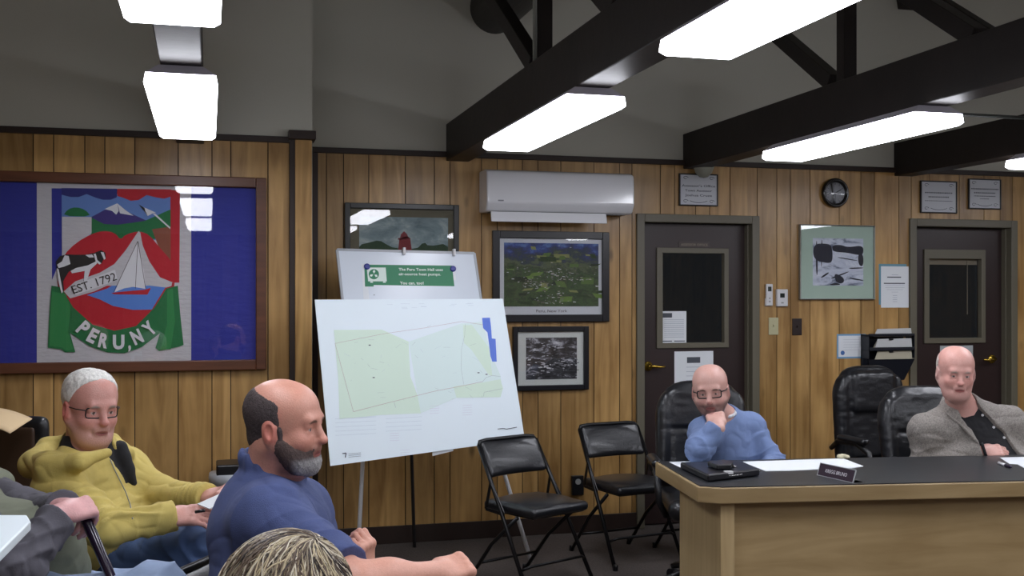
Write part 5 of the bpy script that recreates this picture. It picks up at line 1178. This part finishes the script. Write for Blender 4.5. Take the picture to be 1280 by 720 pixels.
# ---- man in the navy shirt, pointing
c = wp(358, 531, 3.06); R = hframe(77, 3, -2)
J = dict(neck=wp(336, 606, 3.12), chest=wp(342, 672, 3.1), belly=wp(342, 745, 3.08), pelvis=wp(330, 800, 3.1), shR=wp(338, 650, 2.94), shL=wp(372, 640, 3.28),
         elR=wp(450, 730, 2.72), wrR=wp(546, 716, 2.84), elL=wp(428, 760, 3.30), wrL=wp(454, 712, 3.16), hipR=wp(335, 810, 2.98), hipL=wp(345, 805, 3.2),
         knR=wp(520, 815, 2.86), knL=wp(530, 800, 3.3), anR=wp(530, 1000, 2.9), anL=wp(540, 980, 3.3))
J['anR'][2] = J['anL'][2] = .1; lat = n_(J['shL'] - J['shR'])
t = thing('person', 'balding bearded person in navy short sleeved shirt, seated in profile and pointing right', 'person', Vector((J['pelvis'][0], J['pelvis'][1], 0)))
s = Sdf(); head(s, c, R, jaw=1.12, jowl=1.2, nose=1.12, neck=J['neck'], nr=.066); core(s, J, lat, -.004, ra=(.06, .052, .034), rl=(.075, .055, .038), rt=.12)
u = n_(J['wrR'] - J['elR']); s.ell(lerp(J['elR'], J['wrR'], .35), (.047, .047, .047), k=.05)
hand(s, J['wrR'], u + A(0, 0, .12), A(*(UP * .8 - FW * .5)), -1, (62, 88, 60), 1.08, 62)
hand(s, J['wrL'], wp(458, 672, 3.14) - J['wrL'], A(*(RT * .7 - FW * .4)), 1, (50, 80, 50), .95, 30)
sdf_obj('body', s, .003, skin_mat('skin_painted'), t, color=skin_color(c, R, (208, 152, 132), .5, (70, 54, 48), ((104, 76, 70), .8), lip=(150, 88, 84)))
s = Sdf().frame(c, R); s.ell((0, -.019, .036), (.0812, .1012, .089)); s.ell((0, .0, -.0), (.0735, .07, .07), k=.03); s.ell((0, -.045, -.035), (.062, .066, .06), k=.03)
for x in (-1, 1): s.ell((x * .026, -.022, .046), (.0542, .0862, .0682), k=.03)

s.plane((0, 0, .082), (0, .35, 1), k=.02); s.plane((0, .026, 0), (0, 1, .1), k=.02); s.plane((0, 0, -.085), (0, .15, -1), k=.01)
for x in (-1, 1): s.ell((x * .092, -.01, -.016), (.022, .021, .036), op='s', k=.006); s.cap((x * .079, .016, -.005), (x * .073, .018, -.045), .006, .009, k=.01)
sdf_obj('hair', s, .0035, hairm, t, disp=lambda V: .0022 * (vnoise(V * 300) - .6), color=lambda V: A(*lin((72, 62, 62))) * (.6 + .8 * vnoise(V * 240))[:, None])
s = Sdf().frame(c, R); s.ell((0, .034, -.072), (.058, .062, .05)); s.ell((0, .074, -.098), (.03, .027, .03), k=.03); s.ell((0, .045, -.112), (.042, .045, .026), k=.03)
for x in (-1, 1): s.cap((x * .069, .012, -.03), (x * .052, .05, -.075), .014, .026, k=.03); s.cap((x * .066, .01, -.055), (x * .045, .05, -.1), .016, .02, k=.03); s.ell((x * .045, .082, -.026), (.026, .03, .026), op='s', k=.012)
s.cap((-.019, .09, -.057), (.019, .09, -.057), .0085, k=.012); s.cap((-.02, .104, -.071), (.02, .104, -.071), .012, op='s', k=.006); s.plane((0, 0, -.02), (0, .3, 1), k=.01)
def bc(V):
    P = (V - c) @ R; g = sm(P[:, 1], .045, .07) * sm(-P[:, 2], .074, .092); b0 = A(*lin((74, 58, 54))); g0 = A(*lin((158, 156, 156))); n0 = (.65 + .7 * vnoise(V * 260))[:, None]
    return (b0 * (1 - g[:, None]) + g0 * g[:, None]) * n0
sdf_obj('beard', s, .0035, hairm, t, disp=lambda V: .003 * (vnoise(V * 280) - .6), color=bc)
s = Sdf(); core(s, J, lat, .022, legs=False, arms=False, rt=.135, rb=.14, fr=1.42, shr=.075)
s.ell(J['chest'] - A(*(RT * .05)) + A(0, 0, .02), (.13, .13, .16), k=.06)
for q in 'RL':
    hem = lerp(J['sh' + q], J['el' + q], .84); u = n_(J['el' + q] - J['sh' + q]); s.cap(J['sh' + q], hem + u * .03, .088, .074, k=.05); s.cyl(hem + u * .0, u, .13, .25)
s.cap(lerp(J['neck'], c, .3), c, .07, .08, op='s', k=.015)
for a0 in range(14):                                                     # stand-up polo collar
    an = [k * 2 * math.pi / 14 for k in (a0, a0 + 1)]; ctr = lerp(J['neck'], c, .22); fx, fy = A(*RT), A(*FW)
    pp = [ctr + fx * .086 * math.cos(a) + fy * .074 * math.sin(a) + A(0, 0, .02 - .022 * math.cos(a)) for a in an]; s.cap(pp[0], pp[1], .011, k=.012, flat=(0, 0, 1), fr=2.)
navy = fabric('navy_jersey', (66, 78, 122), var=.06)
sdf_obj('shirt', s, .005, navy, t, disp=folds([(J['shR'], lerp(J['shR'], J['elR'], .8), .006, 50, .16), (J['neck'], J['shR'], .004, 40, .15)], .0055, 7.5, 3., hold=[(lerp(J['shR'], J['elR'], .9), .1), (lerp(J['shL'], J['elL'], .9), .1), (lerp(J['neck'], c, .25), .11)]))
s = Sdf(); core(s, J, lat, .012, arms=False, torso=False, rl=(.1, .072, .06)); s.cap(J['hipR'], J['hipL'], .12, k=.05); s.cap(J['pelvis'], J['belly'], .13, .12, k=.05, flat=lat, fr=1.3); s.plane((0, 0, .09), (0, 0, -1))
sdf_obj('trousers', s, .01, fabric('dark_trousers', (52, 54, 66)), t, disp=folds((), .008, 8.)); shoes(t, J, RT, shoe_m)

# ---- man in blue sweatshirt behind the desk, chin on fist
c = wp(888, 488, 5.46); R = hframe(-14, 7, -5)
J = dict(neck=wp(905, 524, 5.60), chest=wp(910, 558, 5.62), belly=wp(920, 598, 5.64), pelvis=wp(925, 632, 5.78), shR=wp(880, 541, 5.50), shL=wp(938, 535, 5.68),
         elR=wp(874, 574, 5.19), wrR=wp(897, 532, 5.22), elL=wp(968, 588, 5.56), wrL=wp(960, 592, 5.36), hipR=wp(900, 636, 5.75), hipL=wp(946, 634, 5.8),
         knR=wp(890, 648, 5.33), knL=wp(960, 648, 5.38), anR=wp(888, 760, 5.42), anL=wp(962, 760, 5.45))
for q in ('anR', 'anL'): J[q][2] = .1
for q in ('knR', 'knL'): J[q][2] = .56
for q in ('hipR', 'hipL', 'pelvis'): J[q][2] = .58
J['elR'][2] = max(J['elR'][2], DT + .062); J['elL'][2] = .70; J['wrL'][2] = .70
lat = n_(J['shL'] - J['shR']); t = thing('person', 'bald person with black glasses in blue sweatshirt, chin resting on fist behind the desk', 'person', Vector((J['pelvis'][0], J['pelvis'][1], 0)))
s = Sdf(); head(s, c, R, jaw=1.0, nose=1.05, neck=J['neck'], nr=.055); core(s, J, lat, -.006, rl=(.075, .055, .038))
hand(s, J['wrR'], c + R @ A(-.012, .118, -.118) - J['wrR'] + A(0, 0, .05), A(*(-FW * .95 - RT * .15)), -1, (48, 82, 55), 1.1, 40)
hand(s, J['wrL'], A(*(-RT * .9 - FW * .3)), A(*(UP)), 1, (20, 25, 15))
sdf_obj('body', s, .0032, skin_mat('skin_painted'), t, color=skin_color(c, R, (204, 160, 148), .35, (70, 56, 50), ((78, 62, 60), .95), scalp=((110, 92, 88), .5, .035), lip=(150, 96, 92)))
glasses(t, c, R, r=.0031, w_=.0245, h_=.018)
s = Sdf(); core(s, J, lat, .016, legs=False, ra=(.052, .046, .034), rt=.10, rb=.118, fr=1.4, shr=.05)
u = n_(J['wrR'] - J['elR']); s.cyl(J['wrR'] - u * .01, u, .06, .12); u = n_(J['wrL'] - J['elL']); s.cyl(J['wrL'], u, .07, .12)
s.cap(lerp(J['neck'], c, .16), c, .068, .084, op='s', k=.012)
sdf_obj('sweatshirt', s, .0055, fabric('blue_fleece', (110, 130, 172), var=.05), t, disp=folds([(J['shL'], J['elL'], .007, 55, .16), (J['shR'], J['elR'], .006, 60, .12), (J['neck'], J['belly'], .006, 50, .13)], .0055, 9., 5., hold=[(J['wrR'], .06), (J['wrL'], .06), (lerp(J['neck'], c, .2), .08)]))
s = Sdf(); ctr = lerp(J['neck'], c, .24)
for a0 in range(16):
    an = [k * 2 * math.pi / 16 for k in (a0, a0 + 1)]; pp = [ctr + A(*RT) * (.066 * math.cos(a) + .006) + A(*FW) * .066 * math.sin(a) + A(0, 0, .004 + .02 * math.sin(a)) for a in an]; s.cap(pp[0], pp[1], .0075, k=.008)
sdf_obj('collar', s, .004, fabric('white_cotton', (206, 208, 214)), t)
s = Sdf(); core(s, J, lat, .01, arms=False, torso=False, rl=(.1, .072, .06)); s.cap(J['hipR'], J['hipL'], .12, k=.05); s.plane((0, 0, .09), (0, 0, -1)); sdf_obj('trousers', s, .011, fabric('dark_trousers', (52, 54, 66)), t); shoes(t, J, -FW, shoe_m)

# ---- man in grey blazer behind the desk
c = wp(1195, 465, 5.48); R = hframe(-8, 10, 2)
J = dict(neck=wp(1203, 512, 5.60), chest=wp(1216, 548, 5.62), belly=wp(1240, 598, 5.55), pelvis=wp(1248, 632, 5.72), shR=wp(1160, 540, 5.56), shL=wp(1262, 531, 5.66),
         elR=wp(1157, 582, 5.55), wrR=wp(1230, 565, 5.45), elL=wp(1292, 580, 5.6), wrL=wp(1290, 590, 5.35), hipR=wp(1224, 636, 5.7), hipL=wp(1270, 634, 5.74),
         knR=wp(1215, 650, 5.30), knL=wp(1285, 650, 5.34), anR=wp(1215, 760, 5.40), anL=wp(1285, 760, 5.45))
for q in ('anR', 'anL'): J[q][2] = .1
for q in ('knR', 'knL'): J[q][2] = .56
for q in ('hipR', 'hipL', 'pelvis'): J[q][2] = .58
J['wrR'][2] = DT + .016
J['wrL'][2] = .7; lat = n_(J['shL'] - J['shR'])
t = thing('person', 'bald elderly person in grey tweed blazer and black shirt, leaning back behind the desk', 'person', Vector((J['pelvis'][0], J['pelvis'][1], 0)))
s = Sdf(); head(s, c, R, jaw=1.14, jowl=1.2, nose=1.1, neck=J['neck'], nr=.06); core(s, J, lat, -.006, rl=(.075, .055, .038))
hand(s, J['wrR'], A(*(RT * .95 + FW * .05)), A(*(UP * .7 - FW * .6)), -1, (22, 30, 20)); hand(s, J['wrL'], A(*(-RT * .6 - FW * .4)), A(*(UP)), 1, (20, 25, 15))
sdf_obj('body', s, .0032, skin_mat('skin_painted'), t, color=skin_color(c, R, (220, 168, 156), .6, (190, 170, 160), ((196, 160, 152), .3), scalp=((206, 186, 178), .7, .05), lip=(178, 104, 100)))
s = Sdf().frame(c, R); s.ell((0, -.019, .036), (.081, .101, .089)); s.ell((0, -.02, .0), (.077, .085, .07), k=.03)
for x in (-1, 1): s.ell((x * .026, -.022, .046), (.054, .086, .068), k=.03)
s.plane((0, 0, .06), (0, .3, 1), k=.01); s.plane((0, -.012, 0), (0, 1, -.2), k=.01); s.plane((0, 0, -.05), (0, .15, -1), k=.01)
for x in (-1, 1): s.ell((x * .09, -.004, -.014), (.022, .026, .036), op='s', k=.006)
sdf_obj('hair', s, .0042, hairm, t, color=hc((196, 188, 180)))
s = Sdf(); core(s, J, lat, .010, arms=False, legs=False, rt=.112, rb=.13); s.cap(lerp(J['neck'], c, .2) + R @ A(0, .02, 0), c, .05, .08, op='s', k=.01)
sh_ = sdf_obj('shirt', s, .006, fabric('black_shirt', (24, 24, 28)), t, disp=folds((), .006, 10.))
ax_ = A(*(-FW))
def on_front(px, py, d0=5.2):
    """where the line of sight meets the shirt front"""
    o, dr = A(*CAM), A(*ray(px, py)); dd = d0
    for _ in range(140):
        v = float(s.ev((o + dr * dd)[None], .1)[0]); 
        if v < .002: break
        dd += min(max(v * .6, .002), .02)
    return o + dr * dd
for x, y in ((1228, 519), (1242, 534), (1255, 547)):
    p = on_front(x, y); m = MB(); m.lathe(Vector(p), -FW, [(.0062, -.002), (.0062, .004), (0, .005)], 12); m.build('button', pm('pearl_button', (225, 225, 228), .3), sh_)
s = Sdf(); core(s, J, lat, .030, legs=False, ra=(.056, .05, .036), rt=.108, rb=.128, fr=1.5, shr=.055)
u = n_(J['wrR'] - J['elR']); s.cyl(J['wrR'] - u * .01, u, .07, .13)
vp = [wp(1204, 498, 5.52), wp(1216, 515, 5.50), wp(1246, 552, 5.47), wp(1262, 590, 5.42), wp(1266, 640, 5.4)]; vr = [.05, .058, .09, .115, .13]
for i in range(4): s.cap(vp[i], vp[i + 1], vr[i], vr[i + 1], op='s', k=.004)
s.cap(lerp(J['neck'], c, .2), c, .07, .09, op='s', k=.01)
tw = fabric('grey_tweed', (136, 130, 124), var=.35, vs=160)
def edge(ps, r):
    for i in range(len(ps) - 1): s.cap(ps[i], ps[i + 1], r, k=.01, flat=tuple(n_(ps[i + 1] - ps[i])), fr=1.0)
sdf_obj('blazer', s, .0055, tw, t, disp=folds([(J['shR'], J['elR'], .006, 50, .15), (J['elR'], J['wrR'], .004, 60, .12)], .008, 8., 9., hold=[(J['wrR'], .07), (J['wrL'], .07), (lerp(J['neck'], c, .2), .08)]))
def lapel(pts, name='lapel'):
    """raised cloth flap lying on the blazer front"""
    q = [on_bl(x, y) for x, y in pts]; m = MB(); nn = Vector(n_(np.cross(q[1] - q[0], q[-1] - q[0]))); nn = nn if nn.dot(FW) < 0 else -nn
    m.quadslab([Vector(p) + nn * .010 for p in q], nn, .011); m.build(name, tw, t, bevel=.003)
def on_bl(px, py):
    o, dr = A(*CAM), A(*ray(px, py)); dd = 5.1
    for _ in range(120):
        v = float(s.ev((o + dr * dd)[None], .1)[0])
        if v < .002 or dd > 5.75: break
        dd += min(max(v * .5, .002), .02)
    return o + dr * dd
lapel([(1178, 497), (1193, 505), (1212, 535), (1224, 557), (1200, 532), (1184, 520), (1174, 506)])
u = n_(J['wrR'] - J['elR']); m = MB(); m.lathe(Vector(J['wrR'] - u * .004), Vector(u), [(.042, 0), (.044, .012), (.036, .014)], 20); m.build('cuff', fabric('black_shirt', (24, 24, 28)), t, smooth=True)
s = Sdf(); core(s, J, lat, .01, arms=False, torso=False, rl=(.1, .072, .06)); s.cap(J['hipR'], J['hipL'], .12, k=.05); s.plane((0, 0, .09), (0, 0, -1)); sdf_obj('trousers', s, .011, fabric('dark_trousers', (52, 54, 66)), t); shoes(t, J, -FW, shoe_m)

# ---- person with the cane, head outside the left edge
J = dict(neck=wp(-85, 588, 3.36), chest=wp(-42, 668, 3.26), belly=wp(20, 700, 3.16), pelvis=wp(32, 760, 3.10), shR=wp(-62, 640, 3.02), shL=wp(-14, 618, 3.42),
         elR=wp(14, 712, 2.78), wrR=wp(80, 640, 2.93), elL=wp(50, 640, 3.28), wrL=wp(82, 634, 3.07), hipR=wp(40, 775, 3.0), hipL=wp(60, 760, 3.22),
         knR=wp(196, 742, 2.98), knL=wp(215, 760, 3.25), anR=wp(205, 900, 3.05), anL=wp(225, 900, 3.3))
J['anR'][2] = J['anL'][2] = .1; c = wp(-95, 505, 3.40); R = hframe(60, 5, 0); lat = n_(J['shL'] - J['shR'])
t = thing('person', 'person in olive vest and dark grey sleeves at left edge, hand on a cane', 'person', Vector((J['pelvis'][0], J['pelvis'][1], 0)))
s = Sdf(); head(s, c, R, neck=J['neck']); core(s, J, lat, -.006, rl=(.075, .055, .038))
hand(s, J['wrR'], wp(110, 634, 2.98) - J['wrR'], A(*(UP * .75 - FW * .6 + RT * .2)), -1, (52, 62, 40), .92, 30); hand(s, J['wrL'], wp(110, 628, 3.02) - J['wrL'] + A(0, 0, -.02), A(*(UP * .9 + RT * .4)), 1, (45, 55, 35), 1., 20)
sdf_obj('body', s, .0045, skin_mat('skin_painted'), t, color=skin_color(c, R, (212, 160, 158), .5, (150, 140, 134)))
s = Sdf(); core(s, J, lat, .026, legs=False, arms=False, rt=.10, rb=.135, shr=.04); s.ell(J['belly'] + A(*(RT * .05)), (.15, .15, .15), k=.06); s.cap(J['neck'] + A(0, 0, .03), c, .07, .08, op='s')
ol = fabric('olive_vest', (112, 116, 98), var=.08)
sdf_obj('vest', s, .007, ol, t, disp=folds([(J['neck'], J['belly'], .006, 40, .2)], .012, 7., 2.))
s = Sdf(); unit(s)
for q in 'RL':
    b_ = 1 if q == 'R' else .72; s.cap(J['sh' + q], J['el' + q], .088 * b_, .08 * b_, k=.03); s.cap(J['el' + q], J['wr' + q], .078 * b_, .052, k=.03); u = n_(J['wr' + q] - J['el' + q]); s.cyl(J['wr' + q] - u * .02, u, .085, .15)
s.cap(J['shR'], J['neck'], .07, .05, k=.04); s.cap(J['shL'], J['neck'], .07, .05, k=.04)
sdf_obj('sleeves', s, .006, fabric('charcoal_fleece', (82, 80, 88), var=.08), t, disp=folds([(J['shR'], J['elR'], .01, 50, .14), (J['elR'], J['wrR'], .01, 58, .13), (J['elL'], J['wrL'], .006, 60, .12)], .013, 9., 7., hold=[(J['wrR'], .08), (J['wrL'], .08)]))
s = Sdf(); core(s, J, lat, .012, arms=False, torso=False, rl=(.1, .072, .06)); s.cap(J['hipR'], J['hipL'], .12, k=.05); s.plane((0, 0, .09), (0, 0, -1))
sdf_obj('trousers', s, .0085, fabric('pale_denim', (146, 164, 194), var=.12, vs=10), t, disp=folds([(J['hipR'], J['knR'], .006, 40, .2)], .01, 8.)); shoes(t, J, RT, shoe_m)
ct = [wp(72, 640, 3.0), wp(92, 634, 3.0), wp(103, 640, 2.99), wp(110, 655, 2.98), wp(122, 682, 2.97), wp(136, 715, 2.96)]; e = ct[-1] + (ct[-1] - ct[-2]) * 8.6
dirn = ct[-1] - ct[-2]; e = ct[-1] + dirn * (ct[-1][2] / -dirn[2])
p0_ = Vector(e); t = thing('cane', 'glossy dark purple walking cane held by the person at the left edge', 'cane', (p0_.x, p0_.y, 0))
m = MB(); m.tube([Vector(p) for p in ct] + [Vector(e) + Vector((0, 0, .03))], [.013, .014, .015, .015, .014, .0135, .011], 14); m.build('shaft', pm('cane_purple', (30, 18, 40), .15, coat=.8), t, smooth=True)
m = MB(); m.lathe(Vector(e), (0, 0, 1), [(.015, 0), (.016, .03), (.013, .05)], 14); m.build('rubber_tip', black_pl, t, smooth=True)

# ---- streaky blond head in the foreground
c = wp(366, 778, 1.60); R = hframe(158, -4, 0)
J = dict(neck=c + A(0, 0, -.2) - A(*(FW * .0)), chest=c + A(0, 0, -.42), belly=c + A(0, 0, -.58), pelvis=c + A(0, 0, -.68))
fwd = A(*(R @ A(0, 1, 0))); rt_ = A(*(R @ A(1, 0, 0))); fwd[2] = 0; rt_[2] = 0
for q, sg in (('R', 1), ('L', -1)):
    J['sh' + q] = J['neck'] + rt_ * sg * .17 + A(0, 0, -.06); J['el' + q] = J['sh' + q] + rt_ * sg * .05 + fwd * .08 + A(0, 0, -.27); J['wr' + q] = J['el' + q] + fwd * .22 - rt_ * sg * .1 + A(0, 0, -.02)
    J['hip' + q] = J['pelvis'] + rt_ * sg * .09; J['kn' + q] = J['hip' + q] + fwd * .42; J['an' + q] = J['kn' + q] + A(0, 0, -.42); J['an' + q][2] = .1
lat = n_(rt_); t = thing('person', 'person with streaky blond and brown hair at the bottom edge, seen from behind', 'person', Vector((J['pelvis'][0], J['pelvis'][1], 0)))
s = Sdf(); head(s, c, R, neck=J['neck'] + A(0, 0, .02), nr=.05); core(s, J, lat, -.008, rl=(.075, .055, .038), rt=.1, rb=.1)
for q, sg in (('R', -1), ('L', 1)): hand(s, J['wr' + q], fwd, A(0, 0, 1), sg, (20, 25, 15), .92)
sdf_obj('body', s, .0055, skin_mat('skin_painted'), t, color=skin_color(c, R, (214, 168, 150), .3))
s = Sdf(); core(s, J, lat, .014, legs=False, rt=.105, rb=.11); s.cap(J['neck'] + A(0, 0, .03), c, .055, .07, op='s', k=.01)
for q in 'RL': u = n_(J['wr' + q] - J['el' + q]); s.cyl(J['wr' + q], u, .07, .14)
sdf_obj('shirt', s, .009, fabric('grey_knit', (96, 96, 104)), t, disp=folds((), .008, 8.)); s = Sdf(); core(s, J, lat, .01, arms=False, torso=False, rl=(.09, .068, .055)); s.cap(J['hipR'], J['hipL'], .115, k=.05); s.plane((0, 0, .09), (0, 0, -1)); sdf_obj('trousers', s, .012, fabric('dark_trousers', (52, 54, 66)), t); shoes(t, J, Vector(fwd), shoe_m)
s = Sdf().frame(c, R); s.ell((0, -.022, .036), (.092, .112, .099)); s.ell((0, -.05, -.04), (.085, .085, .09), k=.05); s.plane((0, .05, .0), (0, 1, -.75), k=.02)
def hcol(V):
    P = (V - c) @ R; a = np.arctan2(P[:, 0] - .03, -P[:, 1] + .01); n1 = vnoise(np.stack([a * 26, P[:, 2] * 9, P[:, 1] * 5], 1)); n2 = vnoise(np.stack([a * 60, P[:, 2] * 14, P[:, 1] * 9], 1)); f = np.clip(n1 * .7 + n2 * .5 - .1, 0, 1)[:, None]
    return A(*lin((74, 62, 52))) * (1 - f) + A(*lin((150, 134, 110))) * f
ho = sdf_obj('hair', s, .005, hairm, t, disp=lambda V: .006 * (vnoise(((V - c) @ R) * A(60, 60, 12)) - .5), color=hcol)
# combed locks lying over the hair, running back and down from the crown
rng = random.Random(11); m = MB(); cr_ = A(.012, .015, .136)
tones = [pm('lock_blond', (196, 180, 146), .5), pm('lock_pale', (216, 206, 184), .5), pm('lock_brown', (96, 78, 62), .5), pm('lock_dark', (54, 44, 40), .5), pm('lock_ash', (142, 128, 106), .5)]
def on_hair(q):
    for _ in range(5): q = q - s.ev((c + R @ q)[None], .3)[0] * n_(q - A(0, -.02, .03))
    return q
pol = n_((.5, .25, 1)); e1_ = n_(np.cross(pol, A(0, 1, 0))); e2_ = np.cross(pol, e1_)
for k in range(1000):
    a = rng.uniform(0, 2 * math.pi); st = rng.uniform(.0, .6) ** 1.2; ln_ = rng.uniform(.35, 1.0); m.mi = rng.choice([0, 0, 1, 2, 2, 3, 3, 4, 4]); pts = []; lift = rng.uniform(-.001, .0035); sw = rng.gauss(.55, .32); wv = rng.uniform(0, 6)
    for i in range(9):
        th = (st + ln_ * i / 8) * 1.3; aa = a + sw * i / 8 + .05 * math.sin(wv + i * 1.1); dq = pol * math.cos(th) + (e1_ * math.cos(aa) + e2_ * math.sin(aa)) * math.sin(th)
        q = A(0, -.02, .036) + dq * A(.1, .12, .11)
        if q[1] > .055 + .6 * (q[2] - .03): break
        q = on_hair(q); pts.append(Vector(c + R @ (q + n_(q - A(0, -.02, .03)) * (lift + .001))))
    if len(pts) > 3: r0 = rng.uniform(.0005, .0015); m.tube(pts, [r0 * .5] + [r0] * (len(pts) - 2) + [r0 * .3], 5)
m.build('locks', tones, ho, smooth=True)

# plain folding chairs under the seated audience
for (px_, py_, d_, yw, lb) in ((100, 700, 3.97, 55, 'black folding chair under the man in the yellow jacket'), (325, 790, 3.1, 75, 'black folding chair under the man in the navy shirt'), (28, 760, 3.12, 60, 'black folding chair under the person with the cane'), (364, 800, 1.62, 158, 'black folding chair under the person with streaky blond hair')):
    p = W(px_, py_, d_); y = math.radians(yw); dup(fc, (p.x, p.y, 0), ang_of(math.sin(y), -math.cos(y)), lb, 'folding chairs under the audience')
# ------------------------------------------------------------------ camera, world, exposure
cam = bpy.data.cameras.new('camera'); co = bpy.data.objects.new('camera', cam); C.objects.link(co)
cam.sensor_width = 36; cam.lens = F / 1280 * 36; cam.shift_y = (HY - 360) / 1280; cam.clip_start = .05
co.location = CAM; co.rotation_euler = (math.pi / 2, 0, -TH)
sc = bpy.context.scene; sc.camera = co
w = bpy.data.worlds.new('world'); sc.world = w; w.use_nodes = True; w.node_tree.nodes['Background'].inputs[0].default_value = (.02, .025, .03, 1); w.node_tree.nodes['Background'].inputs[1].default_value = .3
sc.view_settings.view_transform = 'Standard'; sc.view_settings.look = 'None'; sc.view_settings.gamma = 1; sc.view_settings.use_curve_mapping = False
sc.view_settings.exposure = .2
